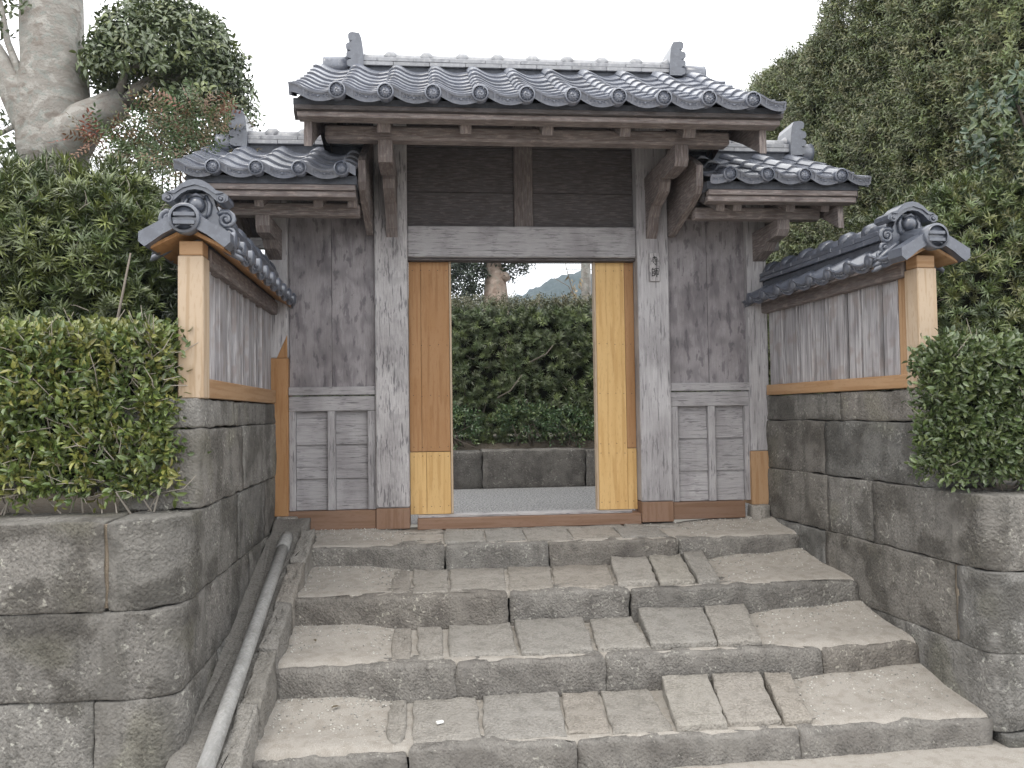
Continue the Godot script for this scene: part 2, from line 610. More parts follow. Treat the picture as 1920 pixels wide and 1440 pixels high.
	M_tex["tread"] = tex(w, h, Color(0.262, 0.25, 0.231), [
		[sp3, 0.45, 0.8, Color(0.19, 0.181, 0.166), 0.75],
		[sp2, 0.52, 0.8, Color(0.185, 0.172, 0.15), 0.6],
		[sp2, 0.42, 0.2, Color(0.33, 0.31, 0.275), 0.5],
		[sp1, 0.62, 0.95, Color(0.42, 0.40, 0.36), 0.5],
		[micro, 0.55, 1.0, Color(0.42, 0.40, 0.37), 0.45],
		[micro, 0.42, 0.0, Color(0.12, 0.115, 0.105), 0.45],
		[sp1, 0.36, 0.08, Color(0.11, 0.10, 0.09), 0.5]])
	var st1 = nz(512, 512, SX, 0.012, 4, 51, 1, 1, 30.0)
	M_tex["stain"] = tex(512, 512, Color(1, 1, 1), [
		[st1, 0.46, 0.72, Color(0.40, 0.39, 0.375), 0.75],
		[nz(512, 512, SX, 0.05, 3, 52, 1, 8), 0.5, 0.85, Color(0.50, 0.50, 0.49), 0.5],
		[nz(512, 512, SX, 0.008, 2, 53), 0.62, 0.8, Color(0.80, 0.81, 0.66), 0.4]])
	# --- sand and gravel
	var g1 = nz(w, h, CE, 0.26, 1, 61)
	var g2 = nz(w, h, VAL, 0.8, 1, 62)
	var g3 = nz(w, h, SX, 0.02, 4, 63)
	var g4 = nz(w, h, VAL, 0.24, 1, 64)
	M_tex["sand"] = tex(w, h, Color(0.345, 0.328, 0.30), [
		[g3, 0.45, 0.8, Color(0.27, 0.25, 0.22), 0.7],
		[g2, 0.55, 0.95, Color(0.22, 0.205, 0.18), 0.6],
		[g2, 0.4, 0.05, Color(0.50, 0.475, 0.43), 0.6],
		[micro, 0.5, 1.0, Color(0.52, 0.50, 0.46), 0.5],
		[micro, 0.45, 0.0, Color(0.15, 0.14, 0.125), 0.5],
		[g4, 0.80, 0.90, Color(0.60, 0.58, 0.53), 0.8]])
	M_tex["sand_h"] = gray(w, h, [[g4, 0.5], [g2, 0.5]])
	M_tex["gravel"] = tex(w, h, Color(0.36, 0.355, 0.35), [
		[g1, 0.30, 0.6, Color(0.10, 0.10, 0.10), 0.8],
		[g2, 0.5, 0.95, Color(0.15, 0.15, 0.15), 0.6],
		[g4, 0.62, 0.85, Color(0.42, 0.42, 0.41), 0.7]])
	M_tex["gravel_h"] = gray(w, h, [[g1, 1.0]])
	# --- smoked roof tile
	M_tex["tile"] = tex(512, 512, Color(0.175, 0.185, 0.21), [
		[nz(512, 512, SX, 0.012, 3, 71), 0.45, 0.8, Color(0.125, 0.132, 0.152), 0.7],
		[nz(512, 512, SX, 0.03, 3, 72), 0.58, 0.8, Color(0.27, 0.28, 0.295), 0.5],
		[nz(512, 512, VAL, 0.25, 2, 73), 0.6, 0.95, Color(0.11, 0.115, 0.125), 0.45]])
	# --- bark, soil
	var bk = nz(512, 512, SX, 0.02, 4, 81, 2, 1)
	M_tex["bark"] = tex(512, 512, Color(0.33, 0.31, 0.285), [
		[bk, 0.5, 0.78, Color(0.22, 0.19, 0.165), 0.7],
		[nz(512, 512, SX, 0.012, 3, 82), 0.55, 0.7, Color(0.47, 0.46, 0.43), 0.7],
		[nz(512, 512, SX, 0.02, 3, 83), 0.62, 0.7, Color(0.28, 0.31, 0.29), 0.5],
		[nz(512, 512, VAL, 0.3, 1, 84), 0.55, 0.95, Color(0.17, 0.15, 0.13), 0.4]])
	M_tex["bark_h"] = gray(512, 512, [[bk, 0.7], [nz(512, 512, VAL, 0.2, 2, 85), 0.3]])
	M_tex["soil"] = tex(512, 512, Color(0.135, 0.118, 0.098), [
		[nz(512, 512, SX, 0.03, 4, 91), 0.45, 0.75, Color(0.085, 0.068, 0.05), 0.8],
		[nz(512, 512, VAL, 0.3, 1, 92), 0.6, 0.95, Color(0.30, 0.26, 0.21), 0.6],
		[nz(512, 512, CE, 0.08, 1, 93), 0.14, 0.04, Color(0.26, 0.19, 0.11), 0.6]])
	# ---- materials (uv in metres; scale = repeats per metre)
	mat("silver", M_tex["weather"], 1.0, 0.85, Color(1.3, 1.29, 1.31), false, M_tex["weather_h"], 0.35)
	mat("panel", M_tex["panel"], 1.0, 0.8, Color(1.45, 1.42, 1.45), false, M_tex["weather_h"], 0.12)
	mat("smooth", M_tex["smooth"], 1.0, 0.85, Color(1.3, 1.29, 1.31), false, M_tex["streak_h"], 0.3)
	mat("lattice", M_tex["smooth"], 1.3, 0.85, Color(1.12, 1.11, 1.13), false, M_tex["weather_h"], 0.3)
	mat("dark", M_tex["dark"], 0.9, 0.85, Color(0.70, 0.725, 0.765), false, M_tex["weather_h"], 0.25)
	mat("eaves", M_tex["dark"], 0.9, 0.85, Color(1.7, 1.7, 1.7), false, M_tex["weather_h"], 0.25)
	mat("fence_board", M_tex["streak"], 0.8, 0.85, Color(1.5, 1.49, 1.52), false, M_tex["streak_h"], 0.3)
	mat("yellow_wood", M_tex["fresh"], 1.0, 0.6, Color(0.68, 0.46, 0.205))
	mat("orange_wood", M_tex["fresh"], 1.0, 0.6, Color(0.42, 0.24, 0.115))
	mat("tan_wood", M_tex["fresh"], 1.0, 0.65, Color(0.44, 0.285, 0.165))
	mat("pale_wood", M_tex["fresh"], 1.0, 0.65, Color(0.50, 0.40, 0.30))
	mat("red_wood", M_tex["fresh"], 1.0, 0.65, Color(0.255, 0.162, 0.115))
	detail(mat("stone", M_tex["stone"], 0.7, 0.92, Color(1.03, 1.025, 1.03), true, M_tex["stone_h"], 1.1), M_tex["stain"], 0.38)
	mat("tread_stone", M_tex["tread"], 0.8, 0.92, Color(1.13, 1.115, 1.10), true, M_tex["stone_h"], 1.3)
	detail(mat("riser_stone", M_tex["stone"], 0.8, 0.92, Color(1.03, 1.01, 1.0), true, M_tex["stone_h"], 1.1), M_tex["cloud"], 1.1)
	mat("mortar", M_tex["sand"], 1.5, 0.95, Color(0.62, 0.55, 0.47), true, M_tex["sand_h"], 0.5)
	mat("sand", M_tex["sand"], 1.1, 0.95, Color(1.0, 0.98, 0.97), true, M_tex["sand_h"], 0.4)
	mat("gravel", M_tex["gravel"], 0.5, 0.9, Color(1.1, 1.1, 1.11), true, M_tex["gravel_h"], 0.8)
	mat("soil", M_tex["soil"], 1.2, 0.95, Color(1, 1, 1), true)
	mat("tile", M_tex["tile"], 1.6, 0.27, Color(0.77, 0.80, 0.89), true, null, 0.0, 0.75)
	mat("tile_pale", M_tex["tile"], 1.6, 0.4, Color(1.65, 1.6, 1.52), true, null, 0.0, 0.6)
	mat("tile_fence", M_tex["tile"], 1.6, 0.3, Color(0.50, 0.53, 0.60), true, null, 0.0, 0.75)
	mat("tile_dark", M_tex["tile"], 1.6, 0.6, Color(0.42, 0.43, 0.46), true, null, 0.0, 0.4)
	mat("bark", M_tex["bark"], 1.0, 0.9, Color(0.86, 0.86, 0.86), true, M_tex["bark_h"], 1.0)
	mat("pink_bark", M_tex["bark"], 1.0, 0.9, Color(1.05, 0.88, 0.8), true, M_tex["bark_h"], 1.0)
	mat("twig", null, 1.0, 0.9, Color(0.19, 0.165, 0.14))
	mat("pale_twig", null, 1.0, 0.9, Color(0.36, 0.325, 0.28))
	mat("dark_twig", null, 1.0, 0.9, Color(0.07, 0.06, 0.05))
	mat("plastic_pipe", M_tex["tread"], 0.5, 0.55, Color(1.08, 1.13, 1.2), true)
	mat("grit", null, 1.0, 0.9)
	mat("ink", null, 1.0, 0.9, Color(0.03, 0.03, 0.03))
	mat("iron", null, 1.0, 0.6, Color(0.05, 0.045, 0.04))
	mat("litter_white", null, 1.0, 0.8, Color(0.8, 0.8, 0.78))
	mat("wire", null, 1.0, 0.6, Color(0.05, 0.05, 0.05))
	mat("concrete", M_tex["sand"], 1.0, 0.9, Color(1, 1, 1), true)
	mat("hill", null, 1.0, 1.0, Color(0.022, 0.032, 0.022))
	for k in ["panel", "silver", "smooth", "fence_board", "lattice", "eaves"]: detail(M[k], M_tex["cloud"], 0.5)
	for k in [["leaf", 0.36], ["leaf_matt", 0.5]]:
		var m = mat(k[0], null, 1.0, k[1], Color.WHITE, false, null, 0.0, 0.65)
		m.backlight_enabled = true
		m.backlight = Color(0.28, 0.28, 0.28)
	mat("shade_core", null, 1.0, 1.0, Color(0.022, 0.021, 0.014))  # near-black colour stands in for the shade inside the hedges

var M_tex := {}

# =====================================================================  ground
func sheet(x0, x1, z0, z1, nx: int, nz_: int, f: Callable) -> ArrayMesh:
	var st = S(true)
	var P = func(i, k):
		var x = lerpf(x0, x1, float(i) / nx); var z = lerpf(z0, z1, float(k) / nz_)
		return Vector3(x, f.call(x, z), z)
	var o := Vector2.ZERO
	for i in nx:
		for k in nz_:
			var a = P.call(i, k); var b = P.call(i + 1, k); var c = P.call(i + 1, k + 1); var d = P.call(i, k + 1)
			quad_out(st, a, b, c, d, o, o, o, o, (a + c) * 0.5 - Vector3(0, 5, 0))
	return done(st)

func bumps(x, z, a := 0.01): return a * (rough_noise.get_noise_2d(x * 2.0, z * 2.0) + 0.6 * rough_noise.get_noise_2d(x * 9.0, z * 9.0 + 40.0))

func xl(z): return -1.812 + 0.023 * z
func xr(z): return 1.838 + 0.073 * z

func ground():
	solo("ground", sheet(-60, 60, 1.9, 60, 60, 30, func(x, z): return -0.82 + 0.02 * clampf(x - 1.0, 0.0, 2.0) * 1.6), M.sand, "grey sandy ground at the foot of the stone steps", "ground", "", "structure")
	solo("gravel_yard", sheet(-400, 400, -420, -0.12, 40, 60, func(x, z): return 0.03), M.gravel, "grey gravel yard seen through the open gate", "ground", "", "structure")
	var crest_x := [-60.0, 20.0, 42.0, 51.0, 59.0, 66.0, 73.0, 80.0, 110.0, 170.0]
	var crest_y := [30.0, 50.0, 57.8, 62.2, 66.8, 69.3, 68.9, 66.8, 63.0, 48.0]
	var hs = sheet(-60, 170, -470, -300, 230, 60, func(x, z):
		var y = 30.0
		for k in crest_x.size() - 1:
			if x >= crest_x[k]: y = lerpf(crest_y[k], crest_y[k + 1], smoothstep(0, 1, clampf((x - crest_x[k]) / (crest_x[k + 1] - crest_x[k]), 0, 1)))
		var u = clampf((z + 300.0) / -100.0, 0.0, 1.0)
		return y * sin(u * PI / 2) + (1.6 * rough_noise.get_noise_2d(x * 0.35, z * 0.35) + 3.0 * rough_noise.get_noise_2d(x * 0.06, z * 0.06)) * u)
	solo("wooded_hill", hs, M.hill, "distant wooded hill seen through the gate opening", "hill", "", "structure")
	# earth terraces behind the walls
	solo("earth_terrace", sheet(-9.0, xl(1.0) - 0.2, -6.0, 2.33, 50, 40, func(x, z): return 0.395 + bumps(x, z, 0.02)), M.soil, "bare brown earth under the left hedges", "soil", "", "structure")
	solo("earth_terrace", sheet(2.1, 9.0, -6.0, 2.05, 50, 40, func(x, z): return 0.40 + bumps(x, z, 0.02)), M.soil, "bare brown earth under the right hedges", "soil", "", "structure")

# =====================================================================  stone walls
func arc(c: Vector2, r: float, a0: float, a1: float, n: int):
	var o := []
	for i in n + 1: o.append(c + Vector2(cos(lerpf(a0, a1, float(i) / n)), sin(lerpf(a0, a1, float(i) / n))) * r)
	return o

func stone_walls():
	# ---- left
	var w = thing("stone_retaining_wall", "lichen-stained stone retaining wall left of the steps, its corner rounded", "stone wall", Vector3(-1.9, -0.82, 1.2), "stone retaining walls beside the steps")
	var B = func(poly, y0, y1, lo = 0.72, hi = 1.1): part(w, "stone_block", hewn_mesh(poly, y0, y1, 0.010, 0.007, 0.05, 0.0, 0.0, lo, hi), M.stone)
	var SB = func(z0, z1, y0, y1, j = 0.0): B.call([Vector2(xl(z0) + j, z0 + 0.0015), Vector2(xl(z1) + j, z1 - 0.0015), Vector2(xl(z1) - 0.36, z1 - 0.0015), Vector2(xl(z0) - 0.36, z0 + 0.0015)], y0 + 0.0015, y1 - 0.0015)
	var zc = 2.10
	# cap and second course end in a face turned to the viewer
	SB.call(-0.1, 1.34, 0.79, 0.93)
	B.call([Vector2(xl(1.343), 1.343)] + arc(Vector2(xl(zc) - 0.05, zc - 0.05), 0.05, 0.0, PI / 2, 4) + [Vector2(xl(zc) - 0.36, zc), Vector2(xl(1.343) - 0.36, 1.343)], 0.793, 0.93)
	SB.call(-0.1, 1.13, 0.415, 0.79, 0.004)
	B.call([Vector2(xl(1.133), 1.133)] + arc(Vector2(xl(zc) - 0.06, zc - 0.06), 0.06, 0.0, PI / 2, 4) + [Vector2(xl(zc) - 0.36, zc), Vector2(xl(1.133) - 0.36, 1.133)], 0.418, 0.787)
	SB.call(-0.1, 0.45, 0.035, 0.415, -0.003)
	SB.call(0.45, 1.27, 0.035, 0.415, 0.003)
	SB.call(-0.1, 0.96, -0.33, 0.035)
	SB.call(0.1, 1.73, -0.85, -0.33, -0.004)
	var zf = 2.45
	var corner = func(z0, xj, y0, y1, r = 0.27):
		var x = xl(2.2)
		B.call([Vector2(xl(z0), z0)] + arc(Vector2(x - r, zf - r), r, 0.0, PI / 2, 8) + [Vector2(xj, zf), Vector2(xj, z0)], y0 + 0.0015, y1 - 0.0015)
	corner.call(1.273, -2.043, 0.035, 0.415, 0.25)
	part(w, "mortar_joint", hewn_mesh(rect(-2.062, 2.2, -2.038, zf - 0.008), 0.05, 0.40, 0.003, 0.003, 0.03), M.mortar)
	corner.call(0.963, -3.0, -0.33, 0.035, 0.13)
	corner.call(1.733, -2.09, -0.85, -0.33, 0.14)
	for row in [[0.035, 0.415, [-2.056, -3.1, -4.0, -5.2]], [-0.33, 0.035, [-3.006, -4.2, -5.2]], [-0.85, -0.33, [-2.096, -3.3, -4.1, -5.2]]]:
		for i in row[2].size() - 1:
			B.call(rect(row[2][i + 1] + 0.0015, 2.08, row[2][i] - 0.0015, zf + rr(-0.006, 0.006)), row[0] + 0.0015, row[1] - 0.0015)
	part(w, "mortar_backing", box_mesh(Vector3(-2.1, -0.85, -0.1), Vector3(-1.85, 0.90, 1.95), 0.0), M.soil)
	part(w, "mortar_backing", box_mesh(Vector3(-5.2, -0.85, 2.0), Vector3(-2.15, 0.36, 2.40), 0.0), M.soil)
	part(w, "base_stone", hewn_mesh(rect(-1.79, -0.06, -1.655, 0.05), -0.05, 0.12, 0.012), M.tread_stone)
	# ---- right
	w = thing("stone_retaining_wall", "stone retaining wall right of the steps, white lichen specks along its ledge", "stone wall", Vector3(2.0, -0.82, 1.0), "stone retaining walls beside the steps")
	var B2 = func(poly, y0, y1, lo = 0.72, hi = 1.1): part(w, "stone_block", hewn_mesh(poly, y0, y1, 0.010, 0.007, 0.05, 0.0, 0.0, lo, hi), M.stone)
	var SR = func(z0, z1, y0, y1, j = 0.0): B2.call([Vector2(xr(z0) + j, z0 + 0.0015), Vector2(xr(z1) + j, z1 - 0.0015), Vector2(xr(z1) + 0.36, z1 - 0.0015), Vector2(xr(z0) + 0.36, z0 + 0.0015)], y0 + 0.0015, y1 - 0.0015)
	var ze = 1.86
	SR.call(-0.1, 1.0, 0.765, 0.945, 0.004)
	SR.call(1.0, ze, 0.765, 0.945)
	SR.call(-0.1, 0.80, 0.405, 0.765)
	B2.call([Vector2(xr(0.803), 0.803)] + [Vector2(xr(ze), ze - 0.05), Vector2(xr(ze) + 0.05, ze), Vector2(xr(ze) + 0.36, ze), Vector2(xr(0.803) + 0.36, 0.803)], 0.408, 0.762)
	SR.call(-0.1, 0.82, 0.036, 0.405, -0.003)
	SR.call(0.82, 1.32, 0.036, 0.405, 0.002)
	SR.call(-0.1, 0.785, -0.36, 0.036)
	SR.call(0.785, 2.008, -0.36, 0.036, -0.004)
	part(w, "mortar_joint", hewn_mesh(rect(xr(2.02) + 0.006, 2.006, xr(2.02) + 0.2, 2.034), -0.355, 0.03, 0.004, 0.003, 0.03), M.mortar)
	SR.call(0.3, 1.6, -0.85, -0.36, 0.003)
	var zg = 2.28
	var cr = func(z0, xj, y0, y1, r):
		var x = xr(2.1)
		var a = arc(Vector2(x + r, zg - r), r, PI, PI / 2, 8)
		B2.call([Vector2(xr(z0), z0)] + a + [Vector2(xj, zg), Vector2(xj, z0)], y0 + 0.0015, y1 - 0.0015)
	cr.call(1.323, 3.0, 0.036, 0.405, 0.10)
	cr.call(2.03, 2.75, -0.36, 0.036, 0.07)
	cr.call(1.603, 3.0, -0.73, -0.36, 0.06)
	for row in [[0.036, 0.405, [3.006, 4.0, 5.2]], [-0.36, 0.036, [2.756, 3.7, 5.2]], [-0.73, -0.36, [3.006, 4.1, 5.2]]]:
		for i in row[2].size() - 1:
			B2.call(rect(row[2][i] + 0.0015, 1.95, row[2][i + 1] - 0.0015, zg + rr(-0.006, 0.006)), row[0] + 0.0015, row[1] - 0.0015)
	B2.call(rect(2.03, 1.7, 5.2, 2.31), -0.9, -0.735)
	part(w, "mortar_backing", box_mesh(Vector3(2.02, -0.85, -0.1), Vector3(2.2, 0.74, 1.75), 0.0), M.soil)
	part(w, "mortar_backing", box_mesh(Vector3(2.3, -0.85, 1.9), Vector3(5.2, 0.36, 2.2), 0.0), M.soil)
	part(w, "base_stone", hewn_mesh(rect(1.70, -0.08, 1.815, 0.06), -0.05, 0.125, 0.012), M.tread_stone)

# =====================================================================  steps
func steps():
	var t = thing("stone_steps", "four worn stone steps with paving slabs and sand, leading up to the gate", "steps", Vector3(0.1, -0.82, 1.3))
	# [y back, y front, z back, z front, riser joints (x)]
	var T := [
		[0.0, -0.045, -0.02, 0.45, [-1.52, -0.615, 0.092, 1.0, 1.875], -0.215],
		[-0.205, -0.228, 0.45, 1.14, [-1.52, -0.244, 0.489, 1.925], -0.425],
		[-0.415, -0.45, 1.14, 1.72, [-1.52, -0.578, 0.209, 1.414, 1.965], -0.655],
		[-0.638, -0.672, 1.72, 2.27, [-1.50, -0.81, -0.034, 1.021, 2.005], -0.86]]
	for i in 4:
		var s = T[i]
		var dy = (s[1] - s[0]) / (s[3] - s[2])
		# riser stones
		for k in s[4].size() - 1:
			var x0 = s[4][k] + 0.004; var x1 = s[4][k + 1] - 0.004
			var jz = rr(-0.012, 0.012)
			var drop = 0.012 if i == 3 and k == 0 else 0.0
			part(t, "riser_stone", hewn_mesh(rect(x0, s[3] - 0.26, x1, s[3] + jz), s[5] - 0.06, s[1] + rr(-0.004, 0.006) - drop, 0.02, 0.012, 0.05, 0.0, 0.0, 0.88, 1.1), M.riser_stone)
		# sand between, heaped against the riser at either side
		var zl = s[3] - 0.024
		var sd = sheet(-1.56, 2.02, s[2] - 0.04, zl, 110, 40, func(x, z):
			var u = clampf((z - s[2]) / (s[3] - s[2]), 0.0, 1.0)
			var side = maxf(smoothstep(-0.75, -1.2, x), smoothstep(1.0, 1.5, x))
			var heap = side * (0.012 * smoothstep(1.0, 0.8, u) + 0.032 * smoothstep(0.5, 0.0, u)) * (1.0 if i > 0 else 0.5)
			var edge = 0.03 * smoothstep(1.6, 1.9, x) * (1.0 - u)
			var lip = 0.004 * smoothstep(0.55, 0.75, u) - 0.03 * smoothstep(zl - 0.03, zl, z)
			return s[0] + dy * (z - s[2]) - 0.008 * (1.0 - side) + heap + edge + lip + bumps(x, z + i * 7.0, 0.005))
		part(t, "sand_fill", sd, M.sand)
	# paving slabs: [step, back left, back right, front right, front left, lift behind, lift in front]
	var P := [
		[1, -0.96, -0.85, -0.83, -0.945, 0, 0], [1, -0.83, -0.60, -0.605, -0.815, 0, 0], [1, -0.58, -0.22, -0.25, -0.59, 0, 0], [1, -0.195, 0.095, 0.03, -0.235, 0, 0], [1, 0.11, 0.49, 0.41, 0.045, 0, 0],
		[1, 0.515, 0.765, 0.68, 0.43, 0.055, 0.022], [1, 0.78, 1.005, 0.915, 0.69, 0.06, 0.022], [1, 1.02, 1.165, 1.07, 0.935, 0.085, 0.02],
		[2, -0.925, -0.825, -0.815, -0.915, 0, 0], [2, -0.785, -0.645, -0.64, -0.775, 0.006, 0], [2, -0.61, -0.24, -0.245, -0.61, 0.01, 0.004], [2, -0.215, 0.19, 0.165, -0.23, 0.04, 0.012], [2, 0.235, 0.49, 0.475, 0.185, 0.02, 0.014],
		[2, 0.53, 0.925, 0.845, 0.485, 0.085, 0.028], [2, 0.94, 1.19, 1.1, 0.855, 0.085, 0.02],
		[3, -0.92, -0.825, -0.825, -0.91, 0.014, 0.004], [3, -0.80, -0.475, -0.475, -0.79, 0.008, 0.0], [3, -0.445, -0.045, -0.08, -0.465, 0.012, 0.0], [3, -0.03, 0.165, 0.13, -0.07, 0.006, 0], [3, 0.175, 0.44, 0.43, 0.14, 0.003, 0.0],
		[3, 0.505, 0.755, 0.69, 0.45, 0.09, 0.02], [3, 0.775, 1.04, 0.96, 0.70, 0.09, 0.02], [3, 1.06, 1.205, 1.115, 0.975, 0.085, 0.02]]
	for p in P:
		var s = T[p[0]]
		var zb = s[2] + 0.012 + rr(0.0, 0.012); var zf = s[3] - 0.075 + rr(-0.012, 0.012)
		var yf = s[1] + 0.010 + p[6]; var yb = s[0] + 0.010 + p[5] * 0.8
		var poly = [Vector2(p[1], zb), Vector2(p[2], zb + rr(-0.01, 0.01)), Vector2(p[3], zf), Vector2(p[4], zf + rr(-0.01, 0.01))]
		var round_end = p[0] == 3 and p[1] < -0.9
		if round_end: poly = [Vector2(-0.92, zb), Vector2(-0.83, zb), Vector2(-0.825, zf - 0.06), Vector2(-0.845, zf - 0.015), Vector2(-0.875, zf), Vector2(-0.90, zf - 0.02), Vector2(-0.915, zf - 0.06)]
		part(t, "paving_slab", hewn_mesh(poly, minf(yf, yb) - 0.13, yb, 0.011, 0.008, 0.045, (yf - yb) / (zf - zb), zb, 0.9, 1.02), M.tread_stone)
	# loose pebbles on the sand
	var peb = S()
	ball(peb, Vector3.ZERO, Vector3(1.0, 0.6, 0.8), 5, 3)
	var px := []; var pc := []
	for k in 2200:
		var i = rng.randi() % 4
		var s = T[i]
		var x = rr(-1.5, -0.85) if rr(0, 1) < 0.45 else (rr(1.1, 1.93) if rr(0, 1) < 0.8 else rr(-0.9, 1.2))
		var u = pow(rr(0, 1), 1.5) * 0.93
		var z = lerpf(s[2] + 0.01, s[3] - 0.04, u)
		var side = maxf(smoothstep(-0.75, -1.2, x), smoothstep(1.0, 1.5, x))
		var y = s[0] + (s[1] - s[0]) * u + side * (0.012 * smoothstep(1.0, 0.8, u) + 0.032 * smoothstep(0.5, 0.0, u)) * (1.0 if i > 0 else 0.5) + 0.03 * smoothstep(1.6, 1.9, x) * (1.0 - u)
		px.append(Transform3D(look(Vector3.UP, 0.4).scaled(Vector3.ONE * rr(0.003, 0.0075)), Vector3(x, y + 0.002, z)))
		var g = rr(0.2, 0.6)
		pc.append(Color(g * 1.03, g, g * 0.93))
	scatter(t, "pebbles", done(peb), M.grit, px, pc)
	# landing slabs
	var lx := [-0.62, -0.33, -0.05, 0.28, 0.62, 0.95]
	for k in lx.size() - 1:
		part(t, "paving_slab", hewn_mesh(rect(lx[k] + 0.004, 0.06, lx[k + 1] - 0.004, 0.36 + rr(-0.02, 0.02)), -0.12, 0.0, 0.008, 0.005, 0.05, -0.1, 0.06, 0.85, 1.0), M.tread_stone)
	for q in [[-1.5, -0.95, 0.02], [-0.94, -0.62, 0.035], [0.72, 1.12, 0.03], [-0.6, 0.7, 0.03]]:
		part(t, "threshold_stone", hewn_mesh(rect(q[0], -0.15, q[1], q[2] + 0.045), -0.12, 0.004, 0.012, 0.008), M.tread_stone)
	# sloping kerb on the left with rough stones
	var zs := [0.30, 0.78, 1.24, 1.70, 2.12, 2.62]
	for k in zs.size() - 1:
		var a = zs[k] + 0.006; var b = zs[k + 1] - 0.006
		var ya = 0.165 - 0.3 * a
		part(t, "kerb_stone", hewn_mesh(rect(-1.585, a, -1.49, b), ya - 0.34, ya, 0.014, 0.012, 0.05, -0.3, a, 0.7, 0.85), M.tread_stone)
	part(t, "kerb_fill", hewn_mesh(rect(-1.80, 0.05, -1.56, 2.60), -0.98, 0.12, 0.012, 0.006, 0.06, -0.3, 0.05, 0.65, 0.7), M.tread_stone)
	part(t, "kerb_stone", hewn_mesh(rect(-1.70, 0.06, -1.50, 0.29), -0.3, 0.0, 0.02, 0.02, 0.05, 0.0, 0.0, 0.8, 0.9), M.stone)

func pipe():
	var st = S(true)
	var a = Vector3(-1.652, 0.0, 0.60); var b = Vector3(-1.605, -0.575, 2.62)
	tube(st, [a, a.lerp(b, 0.3), a.lerp(b, 0.6), b], [0.036, 0.036, 0.036, 0.036], 14)
	var p = thing("drain_pipe", "straight grey plastic pipe sloping down beside the left edge of the steps", "pipe", b)
	part(p, "pipe_length", done(st), M.plastic_pipe)
	st = S(true)
	var d = (a - b).normalized()
	tube(st, [a - d * 0.03, a + d * 0.02, a + d * 0.09, a + d * 0.16], [0.042, 0.042, 0.042, 0.040], 14)
	part(p, "pipe_socket", done(st), M.plastic_pipe)

func litter():
	var st = S()
	cbox(st, Vector3(-0.018, 0, -0.009), Vector3(0.018, 0.012, 0.009), 0.002)
	var o = solo("paper_scrap", done(st), M.litter_white, "tiny white scrap of paper lying on a slab of the lowest tread", "litter")
	o.position = Vector3(-0.665, -0.646, 2.02)
	o.rotation.y = 0.4
	var spots := [["dry brown leaf fallen on the sand at the left of the lowest tread", Vector3(-1.2, -0.605, 1.86), 0.5], ["small dead leaf lying at the left end of the second tread from the bottom", Vector3(-1.33, -0.385, 1.45), 2.0]]
	for s in spots:
		st = S()
		st.set_color(Color(0.09, 0.065, 0.03))
		leaf(st, Vector3.ZERO, Vector3(1, 0.1, 0), Vector3.UP, 0.05, 0.022, 0.2, 0.1)
		var l = solo("fallen_leaf", done(st), M.leaf_matt, s[0], "leaf", "fallen leaves on the steps")
		l.position = s[1]
		l.rotation.y = s[2]

# =====================================================================  roof tiles
# wave-shaped tile: the roll is at its left end, the trough to the right. x 0..pitch, front edge at z = 0, reaching back to -len
func wave(t):
	var k = [[-0.05, 0.022], [0.0, 0.040], [0.07, 0.050], [0.15, 0.049], [0.24, 0.040], [0.36, 0.022], [0.48, 0.008], [0.60, 0.001], [0.72, 0.0], [0.84, 0.005], [0.95, 0.013], [1.05, 0.022]]
	for i in k.size() - 1:
		if t <= k[i + 1][0]: return lerpf(k[i][1], k[i + 1][1], clampf((t - k[i][0]) / (k[i + 1][0] - k[i][0]), 0.0, 1.0))
	return 0.022

